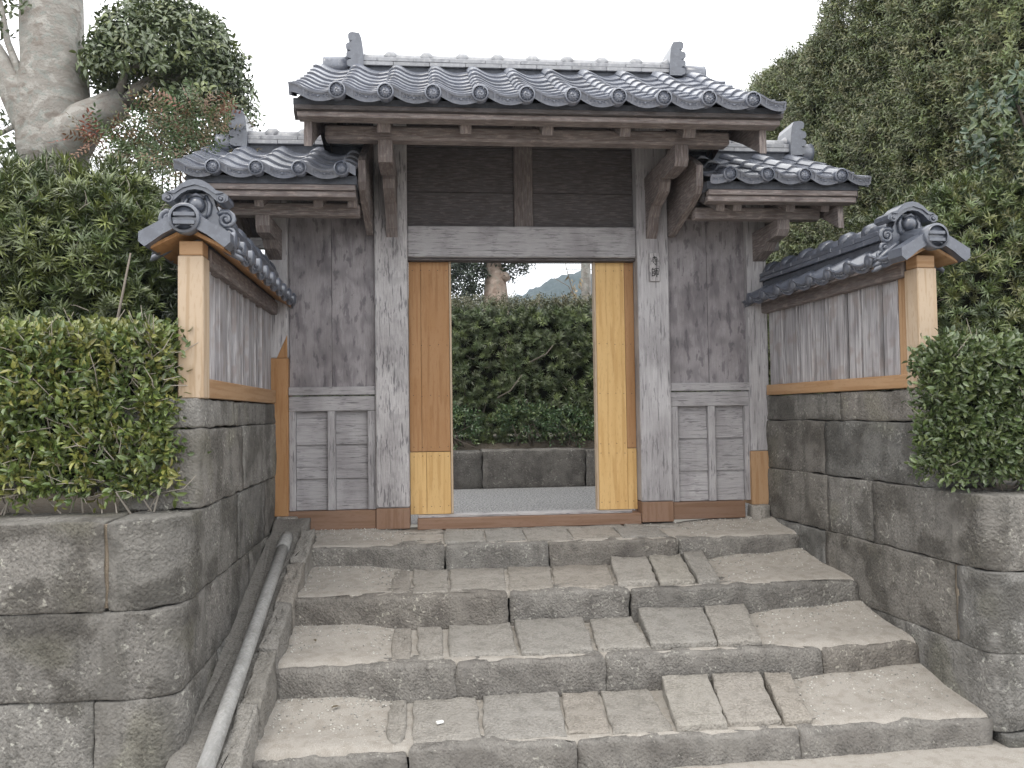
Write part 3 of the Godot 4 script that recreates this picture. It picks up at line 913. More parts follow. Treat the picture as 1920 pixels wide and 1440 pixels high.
func tile_mesh(pitch, len, t0 := -0.05, t1 := 1.0, apron := false, hs := 1.0, tone_ := 1.0):
	var st = S()
	st.set_color(Color(tone_, tone_, tone_))
	var th := 0.017
	var n = maxi(3, int(round((t1 - t0) * 14)))
	var z := Vector2.ZERO
	for i in n:
		var a = lerpf(t0, t1, float(i) / n); var b = lerpf(t0, t1, float(i + 1) / n)
		var xa = a * pitch; var xb = b * pitch
		var ya = wave(a) * hs; var yb = wave(b) * hs
		var ctr = Vector3((xa + xb) / 2, (ya + yb) / 2 - th / 2, -len / 2)
		var fz := 0.0
		var e := 0.004
		st.set_smooth_group(1)
		quad_out(st, Vector3(xa, ya, -len), Vector3(xb, yb, -len), Vector3(xb, yb, -e), Vector3(xa, ya, -e), z, z, z, z, ctr)
		st.set_smooth_group(2)
		quad_out(st, Vector3(xa, ya, -e), Vector3(xb, yb, -e), Vector3(xb, yb - e, fz), Vector3(xa, ya - e, fz), z, z, z, z, ctr)
		st.set_smooth_group(3)
		quad_out(st, Vector3(xa, ya - e, fz), Vector3(xb, yb - e, fz), Vector3(xb, yb - th, fz), Vector3(xa, ya - th, fz), z, z, z, z, ctr)
		st.set_smooth_group(4)
		quad_out(st, Vector3(xa, ya - th, -len), Vector3(xb, yb - th, -len), Vector3(xb, yb - th, fz), Vector3(xa, ya - th, fz), z, z, z, z, ctr)
		st.set_smooth_group(-1)
		if i == 0: quad_out(st, Vector3(xa, ya, -len), Vector3(xa, ya, -e), Vector3(xa, ya - th, -e), Vector3(xa, ya - th, -len), z, z, z, z, ctr)
		if i == n - 1: quad_out(st, Vector3(xb, yb, -len), Vector3(xb, yb, -e), Vector3(xb, yb - th, -e), Vector3(xb, yb - th, -len), z, z, z, z, ctr)
	for e in [[t0, 0.0, t0 > 0.0 and t0 < 0.3], [t1, -0.016, t1 > 0.7 and t1 < 0.9]]:   # turned-down edge of a verge tile
		if e[2]: cbox(st, Vector3(e[0] * pitch + e[1], wave(e[0]) * hs - 0.075, -len * 0.98), Vector3(e[0] * pitch + e[1] + 0.016, wave(e[0]) * hs - 0.001, 0.002), 0.003)
	if apron:
		# hanging lip with a raised border and scroll relief
		var drop := 0.058 * hs
		var x0 = t0 if t0 > 0.0 else 0.10; var x1 = t1
		var m := 14
		for i in m:
			var a = lerpf(x0, x1, float(i) / m); var b = lerpf(x0, x1, float(i + 1) / m)
			var xa = a * pitch; var xb = b * pitch
			var ya = wave(a) * hs; var yb = wave(b) * hs
			var ctr = Vector3((xa + xb) / 2, (ya + yb) / 2 - drop / 2, -0.006)
			st.set_smooth_group(5)
			for s in [[0.0, 0.012, 0.010], [0.012, drop - 0.012, 0.003], [drop - 0.012, drop, 0.010]]:
				quad_out(st, Vector3(xa, ya - s[0], s[2]), Vector3(xb, yb - s[0], s[2]), Vector3(xb, yb - s[1], s[2]), Vector3(xa, ya - s[1], s[2]), z, z, z, z, ctr)
			st.set_smooth_group(-1)
			for s in [[0.012, 1.0], [drop - 0.012, -1.0]]:
				quad_out(st, Vector3(xa, ya - s[0], 0.010), Vector3(xb, yb - s[0], 0.010), Vector3(xb, yb - s[0], 0.003), Vector3(xa, ya - s[0], 0.003), z, z, z, z, ctr + Vector3(0, s[1] * 0.03, 0))
			quad_out(st, Vector3(xa, ya - drop, 0.010), Vector3(xb, yb - drop, 0.010), Vector3(xb, yb - drop, -0.014), Vector3(xa, ya - drop, -0.014), z, z, z, z, ctr)
			quad_out(st, Vector3(xa, ya - drop, -0.014), Vector3(xb, yb - drop, -0.014), Vector3(xb, yb - 0.01, -0.014), Vector3(xa, ya - 0.01, -0.014), z, z, z, z, ctr)
			quad_out(st, Vector3(xa, ya, 0.010), Vector3(xb, yb, 0.010), Vector3(xb, yb - 0.004, -0.002), Vector3(xa, ya - 0.004, -0.002), z, z, z, z, ctr - Vector3(0, 0.05, 0))
		var lo = maxf(x0, 0.36); var hi = minf(x1, 0.93)
		if hi - lo > 0.3:
			for e in [lo, hi]:
				var c = Vector3(e * pitch, wave(e) * hs - drop * 0.5, 0.0)
				cbox(st, c - Vector3(0.006, drop * 0.42, 0.004), c + Vector3(0.006, drop * 0.42, 0.0095), 0.001)
			var mid = (lo + hi) / 2
			for s in [-1.0, 1.0]:
				for j in 3:
					var t = mid + s * (0.05 + 0.075 * j)
					var c = Vector3(t * pitch, wave(t) * hs - drop * 0.5, 0.004)
					var pts := []
					for q in 6:
						var an = q * 1.05 + j * 0.9
						var r = 0.0095 - 0.0012 * q
						pts.append(c + Vector3(cos(an) * r * s, sin(an) * r, 0.0))
					tube(st, pts, [0.0032, 0.0032, 0.003, 0.003, 0.0028, 0.002], 4, 0.0, false)
			var cc = Vector3(mid * pitch, wave(mid) * hs - drop * 0.5, 0.005)
			ball(st, cc, Vector3(0.008, 0.008, 0.005), 6, 4)
	return done(st)

# round end tile: rim, ring of beads and three commas
func disc_mesh(r: float, crest := false):
	var st = S()
	st.set_smooth_group(2)
	var deep := -0.020 if crest else -0.003
	lathe(st, Vector3.ZERO, [[r, -0.06], [r, 0.0], [r - 0.004, 0.005], [r * 0.80, 0.005], [r * 0.77, deep], [0.0, deep]], 26)
	st.set_smooth_group(-1)
	if crest:   # two bars inside a ring
		for y in [-0.27, 0.27]:
			var hw = r * sqrt(0.77 * 0.77 - 0.36 * 0.36) * 1.03
			cbox(st, Vector3(-hw, (y - 0.14) * r, -0.021), Vector3(hw, (y + 0.14) * r, 0.001), 0.002)
		return done(st)
	for k in 12:
		var a = TAU * k / 12
		ball(st, Vector3(cos(a), sin(a), 0) * r * 0.62 + Vector3(0, 0, -0.003), Vector3(r * 0.075, r * 0.075, 0.006), 6, 4)
	for k in 3:
		var a0 = TAU * k / 3
		var pts := []; var rad := []
		for j in 7:
			var a = a0 + j * 0.33
			var rr_ = r * (0.17 + 0.045 * j)
			pts.append(Vector3(cos(a) * rr_, sin(a) * rr_, -0.003))
			rad.append(r * (0.125 - 0.016 * j))
		tube(st, pts, rad, 6, 0.0, false)
		ball(st, pts[0], Vector3.ONE * r * 0.135, 6, 4)
	return done(st)

# a tiled slope facing +z. starts: left edges of the tiles at rows; returns nothing
func slope_tiles(roof, cols: Array, y_eave, z_eave, t_eave, t_top, rows: int, z_top, disc_r):
	var run = (z_eave - z_top) / rows
	var curve = (t_top - t_eave) / (z_eave - z_top) * 0.5
	var Y = func(s): return y_eave + t_eave * s + curve * s * s
	var expo = run / cos(atan((t_eave + t_top) * 0.5))
	var len = expo * 1.35
	var thick := 0.016
	var d = atan(thick / expo)
	var meshes := {}
	var disc = disc_mesh(disc_r)
	for row in rows:
		var s = run * row
		var th = atan((Y.call(s + run) - Y.call(s)) / run)
		var nrm = Vector3(0, cos(th), sin(th))
		for c in cols:
			var key = [c[1], c[2], c[3], row == 0, rng.randi() % 3]
			if not meshes.has(key): meshes[key] = tile_mesh(c[1], len, c[2], c[3], row == 0, 1.0, [0.82, 1.0, 1.2][key[4]])
			var o = Vector3(c[0], Y.call(s), z_eave - s) + nrm * (thick + rr(-0.002, 0.002))
			var b = Basis(Vector3.RIGHT, th - d + rr(-0.008, 0.008)) * Basis(Vector3.UP, rr(-0.008, 0.008))
			part(roof, "eave_tile" if row == 0 else "roof_tile", meshes[key], M.tile, Transform3D(b, o))
			if row == 0 and c[4]:
				part(roof, "round_end_tile", disc, M.tile, Transform3D(Basis(Vector3.RIGHT, 0.05) * Basis(Vector3.BACK, rr(0, 2)), o + Vector3(c[1] * 0.05, 0.004, 0.018)))

# ridge with two courses of flat tiles, a rolled cap with collars, end ornaments and tails; along x
func ridge(roof, x0, x1, y, z, half, pitch, tail0, tail1, orn0: bool, orn1: bool, tr = null, tm = M.tile_pale):
	var L = x1 - x0
	part(roof, "ridge_band", box_mesh(Vector3(x0 - 0.02, y - 0.16, z - half + 0.03), Vector3(x1 + 0.02, y, z + half - 0.025), 0.003, 0), M.tile_dark, tr)
	for c in 2:
		var x = x0 - (0.12 if c else 0.0)
		while x < x1 - 0.02:
			var a = maxf(x, x0); var b = minf(x + pitch, x1)
			if b - a > 0.04:
				var o = 0.004 * c
				part(roof, "flat_ridge_tile", box_mesh(Vector3(a + 0.001, y + 0.033 * c + 0.001, z - half + o + rr(-0.002, 0.002)), Vector3(b - 0.001, y + 0.033 * c + 0.031, z + half - o + rr(-0.003, 0.003)), 0.003, 0, null, 0.8, 1.25), tm, tr)
			x += pitch
	var yc = y + 0.062
	var n = int(round(L / pitch))
	var p = L / n
	for i in n:
		var st = S(true)
		var cx = x0 + i * p
		var pts := []; var rad := []
		for e in [[0.0, 0.062], [p - 0.045, 0.060]]:
			pts.append(Vector3(cx + e[0], yc, z)); rad.append(e[1] + rr(-0.002, 0.002))
		tube(st, pts, rad, 18)
		tone(st, 0.9, 1.2)
		tube(st, [Vector3(cx + p - 0.040, yc + 0.004, z), Vector3(cx + p - 0.036, yc + 0.010, z), Vector3(cx + p - 0.004, yc + 0.010, z), Vector3(cx + p, yc + 0.004, z)], [0.064, 0.074, 0.074, 0.064], 18)
		part(roof, "ridge_cap_tile", done(st), tm, tr)
	for e in [[x0, tail0, -1.0, orn0], [x1, tail1, 1.0, orn1]]:
		if not e[3]: continue
		var st = S(true)
		tube(st, [Vector3(e[0], y + 0.022, z), Vector3(e[1] - e[2] * 0.02, y + 0.015, z), Vector3(e[1], y + 0.015, z)], [0.082, 0.080, 0.084], 18)
		part(roof, "ridge_tail_tile", done(st), M.tile, tr)
		# end ornament, seen from its side: scalloped outwards, sloping towards the ridge
		st = S()
		var s = e[2]; var x = e[0]
		var pr := [Vector2(-0.052, -0.03), Vector2(-0.052, 0.05), Vector2(-0.046, 0.13), Vector2(-0.038, 0.19), Vector2(-0.022, 0.228)]
		for k in [[0.203, 0.034, 0.060], [0.128, 0.031, 0.076], [0.065, 0.028, 0.074], [0.003, 0.030, 0.070]]:
			for q in [[0.96, -1.0], [0.80, -0.30], [0.40, 0.0], [-0.40, 0.0], [-0.80, -0.30], [-0.96, -1.0]]:
				pr.append(Vector2(k[2] + q[1] * 0.032, k[0] + q[0] * k[1]))
		pr.append(Vector2(0.05, -0.03))
		var po := []
		for q in pr: po.append(Vector2(x + s * q.x, y + q.y))
		slab(st, po, 2, z - 0.13, z + 0.13, 1, 0.004)
		part(roof, "ridge_end_ornament", done(st), M.tile_fence, tr)

# =====================================================================  the gatehouse
func gatehouse():
	var g = thing("wooden_gatehouse", "weathered wooden gate with three tiled roofs and open doors of new wood", "gate")
	var BX = func(n, a, b, m, grain = 1, bev = 0.005, lo = 0.92, hi = 1.06): return part(g, n, box_mesh(a, b, bev, grain, null, lo, hi), M[m])
	# ---- main posts with new wood let in at the foot
	for s in [-1, 1]:
		var xa = 0.86 * s; var xb = 1.10 * s
		var a = minf(xa, xb); var b = maxf(xa, xb)
		BX.call("main_post", Vector3(a, 0.168, -0.22), Vector3(b, 3.02, 0.0), "silver" if s < 0 else "smooth", 1, 0.008)
		var f = BX.call("post_foot", Vector3(a - 0.001, 0.015, -0.221), Vector3(b + 0.001, 0.165, 0.002), "red_wood", 1, 0.004)
		f.set_meta("label", "new reddish wood let into the foot of the post")
	# ---- lintel and boards above it
	BX.call("lintel", Vector3(-0.86, 2.005, -0.19), Vector3(0.86, 2.238, -0.03), "lattice", 0, 0.008)
	BX.call("lintel_groove_board", Vector3(-0.86, 1.985, -0.16), Vector3(0.86, 2.004, -0.06), "dark", 0, 0.003)
	for k in [[2.24, 2.508, 0.0], [2.512, 2.85, 0.004], [2.854, 3.05, 0.0]]:
		for h in [[-0.86, -0.058], [0.086, 0.86]]:
			BX.call("transom_board", Vector3(h[0], k[0], -0.15 - k[2]), Vector3(h[1], k[1], -0.11 - k[2]), "dark", 0, 0.003, 0.9, 1.1)
	BX.call("transom_strut", Vector3(-0.058, 2.24, -0.17), Vector3(0.086, 3.05, -0.085), "eaves", 1, 0.006, 0.75, 0.8)
	# ---- sill
	BX.call("sill", Vector3(-0.805, 0.0, -0.24), Vector3(0.858, 0.082, -0.01), "red_wood", 0, 0.006, 0.95, 1.0)
	BX.call("sill_rail", Vector3(-0.80, 0.083, -0.20), Vector3(0.80, 0.098, -0.06), "silver", 0, 0.002)
	# ---- sliding doors of new wood
	var door = func(x0, x1, seams, mats, kx):
		var d = part(g, "sliding_door", box_mesh(Vector3(x0 + 0.01, 0.11, -0.185), Vector3(x1 - 0.01, 1.99, -0.155), 0.002), M.tan_wood)
		for q in seams:
			part(d, "plank", box_mesh(Vector3(q[0] + 0.001, q[2] + 0.001, -0.154), Vector3(q[1] - 0.001, q[3] - 0.001, -0.128), 0.0015, 1, null, q[4] if q.size() > 5 else 0.94, 1.05), M[q[q.size() - 1]])
		part(d, "edge_strip", box_mesh(Vector3(kx - 0.008, 0.102, -0.19), Vector3(kx + 0.008, 1.998, -0.122), 0.002), M.pale_wood)
		var st = S()
		for y in [0.16, 0.53, 0.60, 0.98, 1.36, 1.92]:
			for j in 5:
				var x = lerpf(x0 + 0.03, x1 - 0.03, j / 4.0)
				ball(st, Vector3(x, y + rr(-0.004, 0.004), -0.1275), Vector3(0.0035, 0.0035, 0.002), 6, 3)
		part(d, "nail_heads", done(st), M.iron, null, "stuff")
	door.call(-0.858, -0.545, [[-0.858, -0.737, 0.100, 0.562, "yellow_wood"], [-0.737, -0.556, 0.100, 0.562, "yellow_wood"], [-0.858, -0.768, 0.565, 1.985, "orange_wood"], [-0.768, -0.556, 0.565, 1.985, "orange_wood"]], [], -0.547)
	door.call(0.552, 0.858, [[0.562, 0.785, 0.100, 1.985, "yellow_wood"], [0.785, 0.858, 0.100, 0.562, "yellow_wood"], [0.785, 0.858, 0.565, 1.985, "orange_wood"]], [], 0.553)
	# ---- side bays: boards above, lattice panel below
	for s in [-1, 1]:
		var e0 = 1.103; var e1 = 1.722
		var X = func(u, v): return [minf(s * u, s * v), maxf(s * u, s * v)]
		var xx = X.call(e0, 1.415)
		BX.call("wide_board", Vector3(xx[0] + 0.001, 1.05, -0.085), Vector3(xx[1] - 0.0015, 2.30, -0.06), "panel", 1, 0.002, 0.9, 1.05)
		xx = X.call(1.415, e1)
		BX.call("wide_board", Vector3(xx[0] + 0.0015, 1.05, -0.086), Vector3(xx[1] - 0.001, 2.30, -0.061), "panel", 1, 0.002, 0.9, 1.05)
		xx = X.call(e0, e1)
		BX.call("bay_backing", Vector3(minf(s * e0, s * e1), 1.05, -0.125), Vector3(maxf(s * e0, s * e1), 2.29, -0.095), "dark", 1, 0.002)
		BX.call("ledge_rail", Vector3(xx[0], 0.992, -0.10), Vector3(xx[1], 1.052, -0.018), "lattice", 0, 0.004)
		BX.call("panel_rail", Vector3(xx[0], 0.876, -0.10), Vector3(xx[1], 0.985, -0.035), "lattice", 0, 0.004)
		for q in [[1.103, 1.160], [1.393, 1.448], [1.676, 1.722]]:
			var w = X.call(q[0], q[1])
			BX.call("panel_stile", Vector3(w[0], 0.158, -0.095), Vector3(w[1], 0.875, -0.037), "lattice", 1, 0.003)
		for h in [[1.161, 1.392], [1.449, 1.675]]:
			var w = X.call(h[0], h[1])
			var ys := [0.158, 0.385, 0.632, 0.874]
			for k in 3:
				var tr = Transform3D(Basis(Vector3.RIGHT, -0.055), Vector3(0, ys[k], -0.066))
				part(g, "lapped_board", box_mesh(Vector3(w[0], 0.0, -0.014), Vector3(w[1], ys[k + 1] - ys[k] + 0.012, 0.0), 0.002, 0, tr, 0.85, 1.0), M.lattice)
			BX.call("panel_back", Vector3(w[0], 0.16, -0.11), Vector3(w[1], 0.875, -0.098), "dark", 1, 0.001)
		xx = X.call(1.103, 1.66 if s > 0 else 1.73)
		BX.call("base_beam", Vector3(xx[0], 0.018 if s < 0 else 0.028, -0.13), Vector3(xx[1], 0.155, -0.012), "red_wood", 0, 0.005, 0.85, 1.05)
		# outer post with new wood at its foot
		var po = X.call(1.724, 1.885) if s < 0 else X.call(1.712, 1.865)
		var cut = 1.262 if s < 0 else 0.53
		BX.call("wing_post", Vector3(po[0], cut + 0.001, -0.19), Vector3(po[1], 2.62, -0.004), "smooth", 1, 0.007)
		var nf = BX.call("wing_post_foot", Vector3(po[0] - 0.001, 0.125, -0.19), Vector3(po[1] + 0.001, cut - 0.001, -0.002), "orange_wood" if s < 0 else "tan_wood", 1, 0.004)
		nf.set_meta("label", "new orange wood spliced onto the lower post")
		if s < 0: part(g, "splice_patch", slab_mesh([Vector2(-1.800, 1.263), Vector2(-1.726, 1.263), Vector2(-1.726, 1.43)], 2, -0.05, 0.0005), M.orange_wood)
	# ---- bracket arms and the eave purlin they carry
	for s in [-1, 1]:
		var a = minf(s * 0.925, s * 1.015); var b = maxf(s * 0.925, s * 1.015)
		part(g, "bracket_arm", slab_mesh([Vector2(-0.02, 2.60), Vector2(0.80, 2.60), Vector2(0.80, 2.49), Vector2(0.775, 2.462), Vector2(0.55, 2.455), Vector2(0.45, 2.47), Vector2(0.42, 2.515), Vector2(-0.02, 2.515)], 0, a, b, 2, 0.006), M.eaves)
		part(g, "bracket_block", slab_mesh([Vector2(-0.02, 2.514), Vector2(0.40, 2.514), Vector2(0.40, 2.46), Vector2(0.37, 2.405), Vector2(0.28, 2.375), Vector2(0.16, 2.35), Vector2(0.09, 2.29), Vector2(0.05, 2.20), Vector2(-0.02, 2.12)], 0, a + 0.004, b - 0.004, 2, 0.006), M.eaves)
	BX.call("eave_purlin", Vector3(-1.35, 2.601, 0.69), Vector3(1.30, 2.692, 0.80), "eaves", 0, 0.012)
	# ---- main roof
	var t = 0.53
	var yev = 2.742; var zev = 1.17
	var YS = func(z): return yev - 0.062 + (zev - z) * t     # underside of the tiles
	var deck = S()
	var US = func(z): return 2.668 + (0.95 - z) * 0.5     # underside of the boards
	slab(deck, [Vector2(1.06, YS.call(1.06)), Vector2(-0.15, YS.call(-0.15)), Vector2(-1.35, YS.call(1.05)), Vector2(-1.35, US.call(1.05)), Vector2(-0.15, US.call(-0.15)), Vector2(1.0, US.call(1.0)), Vector2(1.06, 2.68)], 0, -1.50, 1.525, 2)
	var roof = part(g, "main_roof", done(deck), M.dark)
	for k in [[-0.97, 0.10], [-0.46, 0.085], [0.06, 0.085], [0.56, 0.085], [0.98, 0.10]]:
		var th = atan(0.5)
		var tr = Transform3D(Basis(Vector3.RIGHT, th), Vector3(k[0], US.call(0.96) - 0.002, 0.96))
		part(roof, "rafter", box_mesh(Vector3(-k[1] * 0.42, -0.068, -1.2), Vector3(k[1] * 0.42, 0.0, 0.0), 0.004, 2, tr), M.eaves)
	part(roof, "fascia_board", box_mesh(Vector3(-1.475, 2.638, 0.98), Vector3(1.525, 2.672, 1.085), 0.004, 0), M.eaves)
	part(roof, "fascia_board", box_mesh(Vector3(-1.485, 2.673, 1.0), Vector3(1.535, 2.700, 1.115), 0.003, 0), M.dark)
	part(roof, "eave_batten", box_mesh(Vector3(-1.495, 2.701, 0.98), Vector3(1.52, 2.742, 1.105), 0.003, 0), M.tile_dark)
	for x in [[-1.448, -1.40], [1.42, 1.468]]:
		var pts := []
		for z in [1.0, 0.6, 0.2, -0.15]: pts.append(Vector2(z, US.call(z) - 0.003))
		pts.append(Vector2(-1.2, US.call(0.9) - 0.003))
		pts.append(Vector2(-1.2, 2.50))
		pts.append(Vector2(-0.15, US.call(-0.15) - 0.20))
		pts.append(Vector2(0.3, US.call(0.3) - 0.17))
		pts.append(Vector2(0.7, US.call(0.7) - 0.15))
		pts.append(Vector2(1.0, 2.485))
		part(roof, "barge_board", slab_mesh(pts, 0, x[0], x[1], 2, 0.003), M.eaves)
	var cols := []
	for k in 11:
		var x = -1.522 + 0.2817 * k
		cols.append([x, 0.2817, 0.05 if k == 0 else -0.05, 0.80 if k == 10 else 1.0, k > 0])
	slope_tiles(roof, cols, yev, zev, 0.44, 0.64, 8, 0.0, 0.051)
	back_slope(roof, -1.5, 1.52, yev + (zev + 0.15) * t, -0.15, t, 1.3)
	ridge(roof, -1.22, 1.20, 3.440, -0.15, 0.105, 0.269, -1.47, 1.45, true, true)
	# ---- wing roofs
	for s in [-1, 1]:
		var wt = 0.445; var wy = 2.383; var wz = 0.81
		var WS = func(z): return wy - 0.055 + (wz - z) * wt
		var WU = func(z): return 2.262 + (0.62 - z) * 0.42
		deck = S()
		var x0 = 1.165 * s; var x1 = 2.235 * s
		slab(deck, [Vector2(0.70, WS.call(0.70)), Vector2(-0.10, WS.call(-0.10)), Vector2(-0.9, WS.call(0.70)), Vector2(-0.9, WU.call(0.65)), Vector2(-0.10, WU.call(-0.10)), Vector2(0.65, WU.call(0.65)), Vector2(0.70, 2.29)], 0, minf(x0, x1), maxf(x0, x1), 2)
		var wr = part(g, "wing_roof", done(deck), M.dark)
		var wx = [minf(x0, x1 * 0.985), maxf(x0, x1 * 0.985)]
		part(wr, "fascia_board", box_mesh(Vector3(wx[0], 2.243, 0.64), Vector3(wx[1], 2.282, 0.735), 0.004, 0), M.eaves)
		part(wr, "fascia_board", box_mesh(Vector3(wx[0], 2.283, 0.66), Vector3(wx[1] , 2.318, 0.755), 0.003, 0), M.eaves)
		part(wr, "eave_batten", box_mesh(Vector3(wx[0] - 0.01, 2.320, 0.62), Vector3(wx[1] + 0.01, 2.375, 0.755), 0.003, 0), M.tile_dark)
		part(wr, "eave_purlin", box_mesh(Vector3(minf(1.165 * s, 2.08 * s), 2.190, 0.37), Vector3(maxf(1.165 * s, 2.08 * s), 2.272, 0.46), 0.006, 0), M.eaves)
		for k in ([1.30, 1.42, 1.80, 2.05] if s > 0 else [1.20, 1.42, 1.80, 2.05]):
			var tr = Transform3D(Basis(Vector3.RIGHT, atan(0.42)), Vector3(k * s, WU.call(0.61) - 0.002, 0.61))
			part(wr, "rafter", box_mesh(Vector3(-0.03, -0.056, -0.75), Vector3(0.03, 0.0, 0.0), 0.003, 2, tr), M.eaves)
		var bx = [minf(s * 2.12, s * 2.16), maxf(s * 2.12, s * 2.16)]
		part(wr, "barge_board", slab_mesh([Vector2(0.63, WU.call(0.63) - 0.003), Vector2(-0.10, WU.call(-0.10) - 0.003), Vector2(-0.86, WU.call(0.63) - 0.003), Vector2(-0.84, 2.10), Vector2(-0.10, WU.call(-0.1) - 0.17), Vector2(0.35, WU.call(0.35) - 0.14), Vector2(0.64, 2.09)], 0, bx[0], bx[1], 2, 0.003), M.eaves)
		# curved board closing the roof against the main post
		var cx = [minf(s * 1.105, s * 1.152), maxf(s * 1.105, s * 1.152)]
		part(g, "curved_end_board", slab_mesh([Vector2(-0.02, 2.86), Vector2(0.25, 2.74), Vector2(0.62, 2.545), Vector2(0.685, 2.50), Vector2(0.68, 2.36), Vector2(0.64, 2.315), Vector2(0.50, 2.27), Vector2(0.30, 2.225), Vector2(0.08, 2.165), Vector2(-0.02, 2.16)], 0, cx[0], cx[1], 2, 0.006), M.eaves)
		# arm on the outer post
		var ax = [minf(s * 1.76, s * 1.85), maxf(s * 1.76, s * 1.85)]
		part(g, "bracket_arm", slab_mesh([Vector2(-0.02, 2.19), Vector2(0.46, 2.19), Vector2(0.46, 2.12), Vector2(0.42, 2.08), Vector2(0.25, 2.07), Vector2(0.18, 2.02), Vector2(0.06, 1.99), Vector2(-0.02, 1.97)], 0, ax[0], ax[1], 2, 0.006), M.eaves)
		part(g, "tie_beam", box_mesh(Vector3(minf(s * 1.10, s * 1.98), 2.30, -0.15), Vector3(maxf(s * 1.10, s * 1.98), 2.40, -0.03), 0.006, 0), M.eaves)
		part(g, "side_beam", box_mesh(Vector3(minf(s * 1.885, s * 2.0), 2.075, -0.15), Vector3(maxf(s * 1.885, s * 2.0), 2.15, -0.07), 0.004, 0), M.silver)
		cols = []
		if s < 0:
			cols.append([-2.30, 0.263, 0.12, 1.0, false])
			for k in 3: cols.append([-2.045 + 0.263 * k, 0.263, -0.05, 1.0, true])
			cols.append([-1.256, 0.263, -0.05, 0.38, true])
		else:
			cols.append([1.02, 0.256, 0.56, 1.0, false])
			for k in 4: cols.append([1.274 + 0.2555 * k, 0.2555, -0.05, 0.86 if k == 3 else 1.0, true])
		slope_tiles(wr, cols, wy, wz, 0.40, 0.51, 4, 0.0, 0.048)
		back_slope(wr, minf(x0, x1), maxf(x0, x1), wy + (wz + 0.1) * wt, -0.1, wt, 0.8)
		if s < 0: ridge(wr, -2.05, -1.12, 2.822, -0.10, 0.10, 0.263, -2.235, -1.1, true, false)
		else: ridge(wr, 1.12, 2.12, 2.822, -0.10, 0.10, 0.256, 1.1, 2.28, false, true)

# the far slope, as rows of stepped tile courses
func back_slope(roof, x0, x1, y, z, tan_, run):
	var st = S()
	for k in 6:
		var za = z - run * k / 6.0; var zb = z - run * (k + 1) / 6.0
		var ya = y - (run * k / 6.0) * tan_; var yb = y - (run * (k + 1) / 6.0) * tan_
		slab(st, [Vector2(za, ya), Vector2(zb - 0.01, yb + 0.014), Vector2(zb - 0.01, yb - 0.014), Vector2(za, ya - 0.03)], 0, x0, x1, 2, 0.002)
	part(roof, "rear_tile_courses", done(st), M.tile, null, "stuff")

# =====================================================================  nameplate
func nameplate():
	var p = thing("nameplate", "small wooden nameplate with two black characters on the right gate post", "nameplate", Vector3(0.988, 1.818, 0.003))
	var b = part(p, "plate", box_mesh(Vector3(0.947, 1.818, 0.001), Vector3(1.029, 2.033, 0.020), 0.002), M.silver)
	var strokes := [
		[[[.25, .12], [.75, .12]], [[.5, 0], [.5, .3]], [[.1, .3], [.9, .3]], [[.03, .52], [.97, .52]], [[.66, .38], [.66, .97], [.54, .90]], [[.3, .64], [.42, .78]]],
		[[[.22, .0], [.13, .13]], [[.1, .13], [.1, .92]], [[.1, .14], [.4, .14], [.4, .44], [.1, .44]], [[.1, .58], [.4, .58], [.4, .88], [.1, .88]], [[.5, .08], [1.0, .08]], [[.56, .78], [.56, .3], [.94, .3], [.94, .74], [.86, .7]], [[.75, .08], [.75, 1.0]]]]
	for c in 2:
		var st = S()
		var o = Vector2(0.961, 2.005 - c * 0.088)
		for line in strokes[c]:
			for i in line.size() - 1:
				var a = o + Vector2(line[i][0], -line[i][1]) * Vector2(0.054, 0.066); var d = o + Vector2(line[i + 1][0], -line[i + 1][1]) * Vector2(0.054, 0.066)
				var w = 0.0030
				var len = a.distance_to(d)
				var tr = Transform3D(Basis(Vector3.BACK, (d - a).angle()), Vector3(a.x, a.y, 0.0202))
				cbox(st, Vector3(-w, -w, -0.001), Vector3(len + w, w, 0.0012), 0.0003, 0, tr)
		part(b, "character", done(st), M.ink)

# =====================================================================  plank fences with tiled copings
func spiral(st, c: Vector3, r: float, turns: float, dirn: float, a0: float, thick: float):
	var pts := []; var rad := []
	var n := int(turns * 10)
	for i in n + 1:
		var u = float(i) / n
		var a = a0 + dirn * TAU * turns * u
		pts.append(c + Vector3(cos(a), sin(a), 0) * r * (1.0 - 0.82 * u) + Vector3(0, 0, 0.012 * u))
		rad.append(thick * (1.0 - 0.45 * u))
	tube(st, pts, rad, 6)
	ball(st, c + Vector3(0, 0, 0.008), Vector3.ONE * thick * 0.9, 6, 4)

